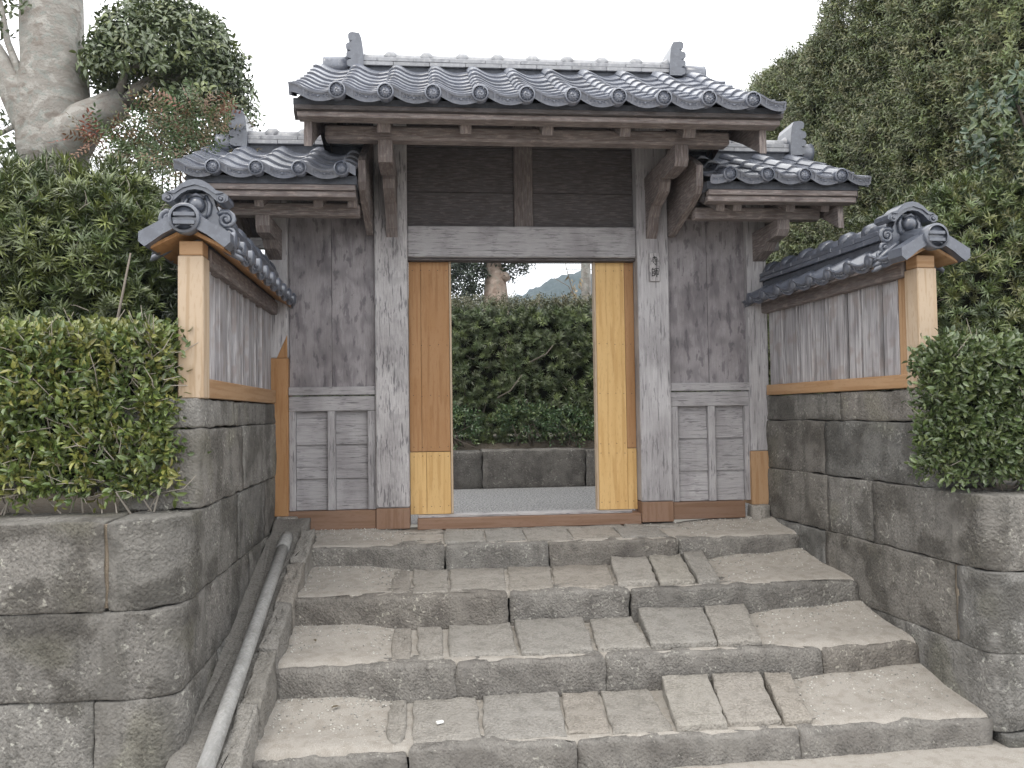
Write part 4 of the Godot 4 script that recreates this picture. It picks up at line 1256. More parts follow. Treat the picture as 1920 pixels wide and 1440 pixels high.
func ornament_mesh():
	var st = S()
	slab(st, [Vector2(-0.11, -0.02), Vector2(0.11, -0.02), Vector2(0.125, 0.05), Vector2(0.10, 0.09), Vector2(0.075, 0.15), Vector2(0.065, 0.20), Vector2(-0.065, 0.20), Vector2(-0.075, 0.15), Vector2(-0.10, 0.09), Vector2(-0.125, 0.05)], 2, -0.05, 0.004, 1, 0.006)
	# arched crown with curled ends
	slab(st, [Vector2(-0.118, 0.150), Vector2(-0.138, 0.162), Vector2(-0.138, 0.182), Vector2(-0.115, 0.198), Vector2(-0.088, 0.206), Vector2(-0.06, 0.232), Vector2(-0.03, 0.249), Vector2(0, 0.254), Vector2(0.03, 0.249), Vector2(0.06, 0.232), Vector2(0.088, 0.206), Vector2(0.115, 0.198), Vector2(0.138, 0.182), Vector2(0.138, 0.162), Vector2(0.118, 0.150), Vector2(0.09, 0.158), Vector2(0.06, 0.188), Vector2(0.03, 0.205), Vector2(0, 0.209), Vector2(-0.03, 0.205), Vector2(-0.06, 0.188), Vector2(-0.09, 0.158)], 2, -0.07, 0.045, 1, 0.007)
	slab(st, [Vector2(-0.12, 0.192), Vector2(-0.085, 0.200), Vector2(-0.055, 0.226), Vector2(0, 0.243), Vector2(0.055, 0.226), Vector2(0.085, 0.200), Vector2(0.12, 0.192), Vector2(0.085, 0.188), Vector2(0.05, 0.213), Vector2(0, 0.228), Vector2(-0.05, 0.213), Vector2(-0.085, 0.188)], 2, 0.04, 0.053, 1, 0.002)
	st.set_smooth_group(3)
	for s in [-1.0, 1.0]:
		spiral(st, Vector3(s * 0.112, 0.166, 0.042), 0.020, 1.4, s, PI / 2, 0.007)
		spiral(st, Vector3(s * 0.122, 0.085, 0.0), 0.040, 1.7, -s, PI / 2 + s * 1.0, 0.014)
		spiral(st, Vector3(s * 0.135, 0.022, 0.0), 0.026, 1.4, -s, PI / 2 + s * 0.6, 0.011)
		spiral(st, Vector3(s * 0.155, -0.018, 0.0), 0.022, 1.3, -s, PI / 2 + s * 0.5, 0.010)
		for k in 3:
			var y = 0.035 - 0.028 * k
			tube(st, [Vector3(s * 0.05, y + 0.02, 0.004), Vector3(s * 0.085, y, 0.014), Vector3(s * 0.13, y - 0.035, 0.012), Vector3(s * (0.165 + 0.01 * k), y - 0.065, 0.004), Vector3(s * (0.188 + 0.006 * k), y - 0.075, -0.01)], [0.008, 0.014, 0.016, 0.013, 0.005], 7)
		tube(st, [Vector3(s * 0.035, 0.19, 0.006), Vector3(s * 0.055, 0.15, 0.012), Vector3(s * 0.05, 0.11, 0.012), Vector3(s * 0.028, 0.085, 0.008)], [0.008, 0.010, 0.009, 0.005], 7)
	ball(st, Vector3(0, 0.148, 0.012), Vector3(0.036, 0.036, 0.034), 14, 9)
	ball(st, Vector3(0, 0.098, 0.006), Vector3(0.016, 0.018, 0.014), 8, 6)
	tube(st, [Vector3(-0.032, 0.178, 0.018), Vector3(0, 0.190, 0.026), Vector3(0.032, 0.178, 0.018)], [0.006, 0.009, 0.006], 7)
	return done(st)

func fences():
	var orn = ornament_mesh()
	var crest = disc_mesh(0.071, true)
	for inn in [1, -1]:
		var left = inn > 0
		var f = thing("plank_fence", "short weathered plank fence with tiled coping left of the gate, pale new end post" if left else "short weathered plank fence with tiled coping right of the gate, orange new end boards", "fence", Vector3(xl(0.0) if left else xr(0.0), 0, 0), "plank fences on the stone walls")
		offs.erase(f)
		var sl = 0.023 if left else 0.073
		f.rotation.y = atan(sl)
		var zp = 1.96 if left else 1.70      # back of the end post
		var ze = 2.08 if left else 1.815
		var y0 = 0.932 if left else 0.948
		var BX = func(n, xa, xb, ya, yb, za, zb, m, grain = 1, bev = 0.004, lo = 0.92, hi = 1.08):
			return part(f, n, box_mesh(Vector3(minf(inn * xa, inn * xb), ya, za), Vector3(maxf(inn * xa, inn * xb), yb, zb), bev, grain, null, lo, hi), M[m])
		BX.call("end_post", -0.105, 0.012, y0, 1.605, zp, ze, "pale_wood", 1, 0.005, 1.0, 1.05)
		BX.call("post_cap", -0.10, 0.008, 1.607, 1.675, zp + 0.01, ze - 0.006, "tan_wood", 0, 0.004)
		BX.call("bottom_rail", -0.10, 0.008, y0 + 0.003, 1.028, 0.02, zp - 0.002, "tan_wood", 2, 0.004, 0.85 if left else 1.0, 0.9 if left else 1.1)
		var zs := [0.0, 0.39, 0.62, 0.84, 1.02, 1.20, 1.38, 1.60, 1.80, 1.958] if left else [0.0, 0.225, 0.44, 0.64, 0.83, 1.03, 1.21, 1.40, 1.585]
		for k in zs.size() - 1:
			BX.call("plank", -0.070, -0.028 - 0.014 * (k % 2) + rr(-0.003, 0.003), 1.026, 1.585, zs[k] + 0.016, zs[k + 1] - 0.008, "fence_board", 1, 0.006, 0.78, 1.12)
			BX.call("batten", -0.055, -0.022, 1.028, 1.583, zs[k + 1] - 0.009, zs[k + 1] + 0.001, "fence_board", 1, 0.003, 1.15, 1.35)
		BX.call("plank_backing", -0.085, -0.072, 1.03, 1.58, 0.0, zs[zs.size() - 1], "dark", 1, 0.001)
		if not left: BX.call("new_plank", -0.062, -0.022, 1.026, 1.585, 1.594, 1.698, "tan_wood", 1, 0.003, 1.35, 1.4)
		BX.call("top_beam", -0.10, 0.02, 1.575, 1.665, -0.05, zp - 0.002, "eaves", 2, 0.008, 0.85, 0.95)
		# tiled coping
		var cx = -0.055
		var zf = 2.15 if left else 1.885
		var tn = 0.55
		var eave_y = 1.662
		var reach = 0.19
		var deck = S()
		var soff = [Vector2(inn * (cx + 0.165), eave_y - 0.014), Vector2(inn * cx, eave_y + 0.075), Vector2(inn * (cx - 0.165), eave_y - 0.014), Vector2(inn * (cx - 0.165), eave_y - 0.03), Vector2(inn * cx, eave_y + 0.055), Vector2(inn * (cx + 0.165), eave_y - 0.03)]
		slab(deck, soff, 2, -0.10, (zf - 0.05) if left else 1.55, 2, 0.002)
		var roof = part(f, "coping_roof", done(deck), M.orange_wood if left else M.eaves)
		if not left:
			deck = S()
			slab(deck, soff, 2, 1.552, zf - 0.05, 2, 0.002)
			part(roof, "new_soffit_board", done(deck), M.tan_wood)
		var pitch = 0.219
		var nt = 10 if left else 9
		var th = atan(tn)
		var em = tile_mesh(pitch, 0.205, -0.05, 1.0, true, 0.85)
		var pd = S()
		pd.set_smooth_group(2)
		lathe(pd, Vector3.ZERO, [[0.040, -0.05], [0.041, 0.0], [0.036, 0.007], [0.022, 0.012], [0.0, 0.014]], 18)
		pd = done(pd)
		for side in [1, -1]:
			for k in nt:
				var zk = zf - 0.10 - pitch * k
				if zk < -0.15: continue
				var bs = Basis(Vector3.UP, PI / 2 * inn * side) * Basis(Vector3.RIGHT, th - 0.05)
				var zo = zk if inn * side > 0 else zk - pitch
				part(roof, "eave_tile", em, M.tile_fence, Transform3D(bs, Vector3(inn * (cx + side * reach), eave_y + 0.012, zo)))
				part(roof, "round_end_tile", pd, M.tile_fence, Transform3D(Basis(Vector3.UP, PI / 2 * inn * side), Vector3(inn * (cx + side * (reach + 0.012)), eave_y + 0.022, zo + (-0.012 if inn * side > 0 else 0.012))))
		# verge: plates on the gable, crest tile and its barrel
		for s in [-1.0, 1.0]:
			part(roof, "verge_tile", slab_mesh([Vector2(inn * cx, 1.818), Vector2(inn * cx + s * 0.205, 1.700), Vector2(inn * cx + s * 0.205, 1.655), Vector2(inn * cx + s * 0.178, 1.632), Vector2(inn * cx + s * 0.150, 1.652), Vector2(inn * cx + s * 0.10, 1.690), Vector2(inn * cx, 1.745)], 2, zf - 0.12, zf, 1, 0.005), M.tile_fence)
		var st = S(true)
		var zo = zf - 0.235
		tube(st, [Vector3(inn * cx, 1.790, zo - 0.05), Vector3(inn * cx, 1.770, zf - 0.02), Vector3(inn * cx, 1.768, zf)], [0.058, 0.058, 0.062], 18)
		part(roof, "barrel_tile", done(st), M.tile_fence)
		part(roof, "crest_end_tile", crest, M.tile_fence, Transform3D(Basis.IDENTITY, Vector3(inn * cx, 1.764, zf + 0.012)))
		part(roof, "ridge_end_ornament", orn, M.tile_fence, Transform3D(Basis.from_scale(Vector3.ONE * 1.12), Vector3(inn * cx, 1.717, zo)))
		var tr = Transform3D(Basis(Vector3.UP, -PI / 2), Vector3(inn * cx, 0, 0))
		ridge(roof, -0.17, zo - 0.05, 1.815, 0.0, 0.085, 0.255, 0.0, 0.0, false, false, tr, M.tile_fence)

# =====================================================================  plants
func sprig(kind: String) -> ArrayMesh:
	var st = S()
	if kind == "long":       # whorl of long narrow leaves round a shoot, along +y
		for k in 15:
			var a = k * 2.4
			var y = 0.008 * k * 0.45
			var tilt = lerpf(0.25, 1.25, fmod(k * 0.37, 1.0))
			var d = Vector3(cos(a) * cos(tilt), sin(tilt), sin(a) * cos(tilt))
			var t = 0.75 + 0.5 * fmod(k * 0.61, 1.0)
			st.set_color(Color(t, t, t))
			leaf(st, Vector3(0, y, 0), d, Vector3.UP if absf(d.y) < 0.9 else Vector3.RIGHT, lerpf(0.06, 0.095, fmod(k * 0.73, 1.0)), 0.0115, 0.15, 0.1)
	elif kind == "broad":    # twig with alternate oval leaves
		for k in 8:
			var a = k * 2.4 + 0.3 * sin(k * 5.0)
			var y = 0.015 * k
			var tilt = lerpf(0.35, 1.15, fmod(k * 0.37 + 0.2, 1.0))
			var d = Vector3(cos(a) * cos(tilt), sin(tilt), sin(a) * cos(tilt))
			var t = 0.7 + 0.6 * fmod(k * 0.61, 1.0)
			var yel = 0.25 * fmod(k * 0.29, 1.0)
			st.set_color(Color(t * (0.95 + yel), t, t * 0.95))
			leaf(st, Vector3(0, y, 0) + d * 0.008, d, Vector3(sin(k * 3.0), 1.0, cos(k * 4.0)).normalized() if absf(d.y) < 0.9 else Vector3.RIGHT, lerpf(0.034, 0.054, fmod(k * 0.73, 1.0)), lerpf(0.016, 0.023, fmod(k * 0.41, 1.0)), 0.16, 0.2)
	elif kind == "small":    # dense shoot with small leaves
		for k in 13:
			var a = k * 2.4
			var y = 0.011 * k
			var tilt = lerpf(0.15, 1.15, fmod(k * 0.37, 1.0))
			var d = Vector3(cos(a) * cos(tilt), sin(tilt), sin(a) * cos(tilt))
			var t = 0.7 + 0.6 * fmod(k * 0.61, 1.0)
			st.set_color(Color(t, t, t))
			leaf(st, Vector3(0, y, 0), d, Vector3.UP if absf(d.y) < 0.9 else Vector3.RIGHT, lerpf(0.035, 0.06, fmod(k * 0.73, 1.0)), 0.0125, 0.2, 0.12)
	elif kind == "tree":     # larger glossy leaves
		for k in 7:
			var a = k * 2.4
			var y = 0.014 * k
			var tilt = lerpf(-0.4, 0.8, fmod(k * 0.37, 1.0))
			var d = Vector3(cos(a) * cos(tilt), sin(tilt), sin(a) * cos(tilt))
			var t = 0.75 + 0.5 * fmod(k * 0.61, 1.0)
			st.set_color(Color(t, t, t))
			leaf(st, Vector3(0, y, 0) + d * 0.01, d, Vector3.UP, lerpf(0.048, 0.07, fmod(k * 0.73, 1.0)), 0.027, 0.2, 0.25)
	else:                    # "pinnate": spray of small leaflets in one plane
		for k in 11:
			var s = 1.0 if k % 2 == 0 else -1.0
			var y = 0.016 * k
			var d = Vector3(s, 0.55, 0.25 * sin(k * 1.7)).normalized() if k < 10 else Vector3(0, 1, 0)
			var t = 0.75 + 0.5 * fmod(k * 0.61, 1.0)
			st.set_color(Color(t, t, t))
			leaf(st, Vector3(0, y, 0), d, Vector3(0, 0, 1), lerpf(0.032, 0.046, fmod(k * 0.73, 1.0)), 0.014, 0.15, 0.1)
	return done(st)

func look(n: Vector3, spread: float, lift := 0.0) -> Basis:   # a turn that takes +y towards n, jittered
	var d = (n + Vector3(rr(-spread, spread), rr(-spread, spread) + lift, rr(-spread, spread))).normalized()
	var x = d.cross(Vector3(rr(-1, 1), rr(-1, 1), rr(-1, 1))).normalized()
	return Basis(x, d, x.cross(d))

func mixc(cols: Array) -> Color:
	var c: Color = cols[rng.randi() % cols.size()]
	var t = rr(0.75, 1.25)
	return Color(c.r * t, c.g * t, c.b * t)

# points on a rounded box: faces = list of [axis, sign]; returns [pos, normal]
func on_box(mn: Vector3, mx: Vector3, r: float, faces: Array):
	var areas := []
	var tot := 0.0
	for f in faces:
		var d = mx - mn
		var a = d[(f[0] + 1) % 3] * d[(f[0] + 2) % 3]
		tot += a
		areas.append(tot)
	var u = rr(0, tot)
	var i = 0
	while areas[i] < u: i += 1
	var p := Vector3(rr(mn.x, mx.x), rr(mn.y, mx.y), rr(mn.z, mx.z))
	p[faces[i][0]] = mx[faces[i][0]] if faces[i][1] > 0 else mn[faces[i][0]]
	var q = p.clamp(mn + Vector3.ONE * r, mx - Vector3.ONE * r)
	var n = (p - q).normalized()
	return [q + n * r, n]

func box_hedge(label, cat, n, mn: Vector3, mx: Vector3, r: float, faces: Array, kind: String, count: int, cols: Array, depth: float, core: float, twigs: int, singles: int, group := "", uneven := 0.03, lift := 0.5, spread := 0.7, size := 1.0):
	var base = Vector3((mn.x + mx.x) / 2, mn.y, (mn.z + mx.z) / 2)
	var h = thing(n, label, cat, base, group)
	var k0 = mn + Vector3(core, core * 0.6, core); var k1 = mx - Vector3(core, core * 0.45, core)
	part(h, "shade_core", sheet_blob(k0, k1, r), M.shade_core, null, "stuff")  # added solid core, the inner shade put into its colour
	var xf := []; var cl := []
	for i in count:
		var s = on_box(mn, mx, r, faces)
		var p: Vector3 = s[0]
		var nn: Vector3 = s[1]
		var off = uneven * rough_noise.get_noise_3dv(p * 3.0) * 1.5 - depth * pow(rr(0, 1), 1.6)
		var sc = rr(0.75, 1.2) * size
		xf.append(Transform3D(look(nn, spread, lift).scaled(Vector3.ONE * sc), p + nn * (off - 0.03)))
		var c = mixc(cols)
		cl.append(c)
	scatter(h, "foliage", sprig(kind), M.leaf, xf, cl)
	if twigs > 0:
		var st = S(true)
		for i in twigs:
			var s = on_box(mn, mx, r, faces)
			var p: Vector3 = s[0] - s[1] * rr(0.0, 0.10)
			var d = (Vector3(rr(-1, 1), rr(-0.2, 1.2), rr(-1, 1)) + s[1] * 0.4).normalized()
			var l = rr(0.06, 0.2)
			var m = p + d * l * 0.5 + Vector3(rr(-0.02, 0.02), rr(-0.02, 0.02), rr(-0.02, 0.02))
			tube(st, [p - d * 0.02, m, p + d * l + Vector3(0, 0.01, 0)], [0.0032, 0.0026, 0.0012], 4, 0.0, false)
		part(h, "twigs", done(st), M.pale_twig, null, "stuff")
	if singles > 0:
		var shapes := []
		for k in 6:
			var st = S()
			st.set_color(mixc(cols) * 1.15)
			leaf(st, Vector3.ZERO, Vector3(0, 1, 0), Vector3(0, 0, 1), rr(0.045, 0.060), rr(0.019, 0.025), 0.16, 0.2)
			shapes.append(done(st))
		for i in singles:
			var s = on_box(mn, mx, r, faces)
			if s[1].z < 0.5 and s[1].x * signf(base.x) > -0.4:
				s = on_box(mn, mx, r, [[2, 1]])
			var b = look(s[1] * 0.5 + Vector3(0, 0.5, 0), 0.8)
			var p: Vector3 = s[0] + s[1] * (uneven * rough_noise.get_noise_3dv(s[0] * 3.0) * 1.5 - (0.005 if s[1].z > 0.5 else 0.035))
			part(h, "leaf", shapes[i % 6], M.leaf, Transform3D(b, p - base + base))
	return h

func sheet_blob(mn: Vector3, mx: Vector3, r: float) -> ArrayMesh:   # rounded box with an uneven surface
	var st = S(true)
	r = minf(r, minf(mx.x - mn.x, minf(mx.y - mn.y, mx.z - mn.z)) * 0.45)
	var ctr = (mn + mx) / 2
	var n := 10
	for a in 3:
		for s in [0, 1]:
			var P = func(i, k):
				var p := Vector3.ZERO
				p[a] = mx[a] if s else mn[a]
				p[(a + 1) % 3] = lerpf(mn[(a + 1) % 3], mx[(a + 1) % 3], float(i) / n)
				p[(a + 2) % 3] = lerpf(mn[(a + 2) % 3], mx[(a + 2) % 3], float(k) / n)
				var q = p.clamp(mn + Vector3.ONE * r, mx - Vector3.ONE * r)
				var nn = (p - q).normalized()
				return q + nn * (r + 0.04 * rough_noise.get_noise_3dv(p * 4.0))
			var z := Vector2.ZERO
			for i in n:
				for k in n:
					quad_out(st, P.call(i, k), P.call(i + 1, k), P.call(i + 1, k + 1), P.call(i, k + 1), z, z, z, z, ctr)
	return done(st)

func hedges():
	var G = [Color(0.134, 0.183, 0.0462), Color(0.095, 0.144, 0.0395), Color(0.19, 0.227, 0.0595), Color(0.111, 0.153, 0.0527), Color(0.238, 0.244, 0.066)]
	var near_r = [Color(0.0935, 0.132, 0.0424), Color(0.0719, 0.106, 0.0363), Color(0.122, 0.158, 0.0545), Color(0.0862, 0.125, 0.0484)]
	# near clipped hedges on the wall ledges
	var h = box_hedge("low clipped broad-leaved hedge on the left wall ledge, bare twigs at its foot", "hedge", "clipped_hedge", Vector3(-4.6, 0.475, 1.90), Vector3(-1.90, 1.21, 2.16), 0.07, [[2, 1], [0, 1], [1, 1]], "broad", 4300, G, 0.13, 0.12, 1100, 300, "low hedges on the wall ledges", 0.04, 0.35, 0.7, 1.0)
	# top growth, yellower
	var xf := []; var cl := []
	for i in 1000:
		var p = Vector3(rr(-4.5, -1.90), 1.175 + rr(-0.03, 0.03), rr(1.90, 2.14))
		xf.append(Transform3D(look(Vector3(0, 1, 0.3), 0.8).scaled(Vector3.ONE * rr(0.7, 1.0)), p))
		cl.append(mixc([Color(0.25, 0.26, 0.075), Color(0.20, 0.23, 0.07), Color(0.16, 0.19, 0.06)]))
	scatter(h, "top_growth", sprig("broad"), M.leaf, xf, cl)
	var st = S(true)
	for i in 30:   # bare stems at the foot
		var x = rr(-3.2, -1.86)
		var p = Vector3(x, 0.40, rr(2.0, 2.15))
		var q = p + Vector3(rr(-0.08, 0.08), rr(0.06, 0.12), rr(-0.04, 0.08))
		var e = q + Vector3(rr(-0.16, 0.16), rr(-0.03, 0.10), rr(-0.02, 0.06))
		tube(st, [p, q, q.lerp(e, 0.5) + Vector3(0, 0.012, 0), e], [0.005, 0.0035, 0.0025, 0.0012], 5, 0.0, false)
	part(h, "stem", done(st), M.pale_twig, null, "stuff")
	h = box_hedge("low clipped dark green hedge on the right wall ledge beside the orange post", "hedge", "clipped_hedge", Vector3(1.89, 0.47, 1.90), Vector3(4.4, 1.13, 2.13), 0.07, [[2, 1], [0, -1], [1, 1]], "broad", 3900, near_r, 0.11, 0.10, 200, 300, "low hedges on the wall ledges", 0.03, 0.3, 0.7, 0.95)
	st = S(true)
	for i in 40:
		var p = Vector3(rr(2.0, 3.4), 0.40, rr(1.7, 2.05))
		var q = p + Vector3(rr(-0.1, 0.1), rr(0.05, 0.14), rr(0.0, 0.1))
		tube(st, [p, q, q + Vector3(rr(-0.1, 0.1), rr(-0.02, 0.1), rr(0, 0.05))], [0.006, 0.004, 0.002], 5, 0.0, false)
	part(h, "stem", done(st), M.twig, null, "stuff")
	# taller hedges behind
	var L = [Color(0.11, 0.144, 0.0405), Color(0.08, 0.115, 0.0368), Color(0.17, 0.202, 0.0552), Color(0.1, 0.125, 0.046)]
	h = box_hedge("tall rounded long-leaved hedge behind the left fence, below the big tree", "hedge", "tall_hedge", Vector3(-5.2, 0.42, -0.6), Vector3(-2.32, 2.44, 1.05), 0.42, [[2, 1], [0, 1], [1, 1], [2, 1]], "long", 6500, L, 0.22, 0.22, 130, 0, "", 0.09, 0.9, 0.8, 1.05)
	var stems = S(true)
	tube(stems, [Vector3(-2.62, 0.4, 1.15), Vector3(-2.55, 0.9, 1.2), Vector3(-2.48, 1.35, 1.18), Vector3(-2.42, 1.8, 1.12)], [0.012, 0.011, 0.009, 0.005], 6)
	part(h, "stem", done(stems), M.twig)
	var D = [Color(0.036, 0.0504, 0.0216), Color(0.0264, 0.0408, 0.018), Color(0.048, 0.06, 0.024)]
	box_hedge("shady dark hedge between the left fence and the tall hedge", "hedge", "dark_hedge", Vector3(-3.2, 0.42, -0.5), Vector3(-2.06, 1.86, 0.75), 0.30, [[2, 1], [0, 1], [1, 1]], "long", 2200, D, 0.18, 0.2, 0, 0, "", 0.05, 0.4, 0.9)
	var Rm = [Color(0.0958, 0.137, 0.0419), Color(0.0696, 0.103, 0.0354), Color(0.131, 0.171, 0.0483), Color(0.157, 0.171, 0.0563)]
	box_hedge("rounded mid-height hedge behind the right fence and its end post", "hedge", "tall_hedge", Vector3(2.42, 0.42, -0.4), Vector3(5.0, 2.36, 1.25), 0.38, [[2, 1], [0, -1], [1, 1], [2, 1]], "long", 5200, Rm, 0.2, 0.22, 60, 0, "", 0.05, 0.7, 0.8, 0.8)
	# the towering hedge on the right, receding from the viewer
	var Rt = [Color(0.128, 0.155, 0.0517), Color(0.0938, 0.123, 0.0413), Color(0.162, 0.186, 0.059), Color(0.145, 0.15, 0.0619), Color(0.111, 0.15, 0.0443), Color(0.171, 0.167, 0.0737)]
	h = thing("towering_hedge", "towering clipped hedge wall rising above the right roof, receding into the distance", "hedge", Vector3(3.6, 0.0, -1.0))
	part(h, "shade_core", sheet_blob(Vector3(3.12, 0.2, -3.7), Vector3(5.4, 4.45, -0.9), 0.4), M.shade_core, null, "stuff")  # added cores behind the leaves, inner shade painted as near-black
	part(h, "shade_core", sheet_blob(Vector3(3.18, 0.2, -1.1), Vector3(5.4, 5.3, 0.95), 0.5), M.shade_core, null, "stuff")
	xf = []; cl = []
	for i in 28000:
		var z = rr(-4.0, 1.35)
		var top = lerpf(4.78, 4.60, clampf((z + 4.0) / 2.6, 0, 1)) + smoothstep(-1.5, -0.9, z) * 0.9
		var y = rr(0.4, top + 0.25)
		var x = 3.0
		var nn = Vector3(-1, 0, 0.12)
		var rnd = 0.45
		if y > top - rnd:
			var a = clampf((y - (top - rnd)) / (rnd + 0.25), 0, 1) * PI * 0.45
			nn = Vector3(-cos(a), sin(a), 0.1)
			x = 3.0 + rnd * (1.0 - cos(a)) * 1.4
			y = top - rnd + rnd * sin(a)
		if z < -3.6:
			nn = (nn + Vector3(0, 0, -0.8)).normalized(); x += (-3.6 - z) * 0.6
		var p = Vector3(x, y, z)
		var off = 0.16 * rough_noise.get_noise_3dv(p * 1.6) - 0.16 * pow(rr(0, 1), 1.5)
		if z > 0.95 and rr(0, 1) < smoothstep(0.95, 1.35, z): continue
		xf.append(Transform3D(look(nn.normalized(), 0.75, 0.6).scaled(Vector3.ONE * rr(0.7, 1.15)), p + nn.normalized() * off))
		var c = mixc(Rt)
		cl.append(c)
	scatter(h, "foliage", sprig("small"), M.leaf_matt, xf, cl)
	xf = []; cl = []
	for i in 700:   # front end of the hedge, round the corner towards the viewer
		var p = Vector3(rr(3.05, 4.6), rr(1.5, 5.3), 0.98 + rr(-0.15, 0.1))
		xf.append(Transform3D(look(Vector3(-0.3, 0.2, 1), 0.8, 0.4), p))
		cl.append(mixc(Rt))
	for i in 2600:
		var p = Vector3(rr(3.05, 4.8), rr(0.5, 5.3), 0.95 + rr(-0.15, 0.12))
		xf.append(Transform3D(look(Vector3(-0.3, 0.2, 1), 0.8, 0.4), p))
		cl.append(mixc(Rt))
	scatter(h, "foliage", sprig("small"), M.leaf_matt, xf, cl)
	# a broad-leaved climber at its outer edge
	xf = []; cl = []
	for i in 70:
		var p = Vector3(rr(2.85, 3.2), rr(2.35, 2.95), rr(0.9, 1.3))
		xf.append(Transform3D(look(Vector3(-0.6, 0.3, 0.7), 0.9).scaled(Vector3.ONE * rr(0.8, 1.2)), p))
		cl.append(mixc([Color(0.045, 0.085, 0.05), Color(0.06, 0.10, 0.055), Color(0.10, 0.14, 0.05)]))
	var cm = thing("climbing_vine", "broad-leaved climbing vine on the outer edge of the towering hedge", "vine", Vector3(3.1, 0.4, 1.2))
	scatter(cm, "foliage", sprig("tree"), M.leaf, xf, cl)
	st = S(true)
	tube(st, [Vector3(3.3, 0.4, 1.2), Vector3(3.15, 2.0, 1.3), Vector3(3.1, 2.6, 1.2), Vector3(3.05, 3.0, 1.1)], [0.02, 0.016, 0.012, 0.006], 6)
	part(cm, "stem", done(st), M.dark_twig)

# =====================================================================  trees
func crown(parent, n, c: Vector3, r: Vector3, count: int, kind: String, mat_, cols: Array, ymin := -2.0, shell := 0.45, hole := 0.0):
	var xf := []; var cl := []
	while xf.size() < count:
		var d = Vector3(rr(-1, 1), rr(-1, 1), rr(-1, 1))
		if d.length() > 1.0 or d.length() < shell or d.y < ymin: continue
		var p = c + d * r
		if rough_noise.get_noise_3dv(p * 3.5) < hole - 1.0 + 0.6 * (1.0 if d.y < 0.2 else 0.0): continue
		var nn = (d + Vector3(0, 0.4, 0)).normalized()
		xf.append(Transform3D(look(nn, 0.9).scaled(Vector3.ONE * rr(0.75, 1.15)), p))
		cl.append(mixc(cols))
	return scatter(parent, n, sprig(kind), mat_, xf, cl)

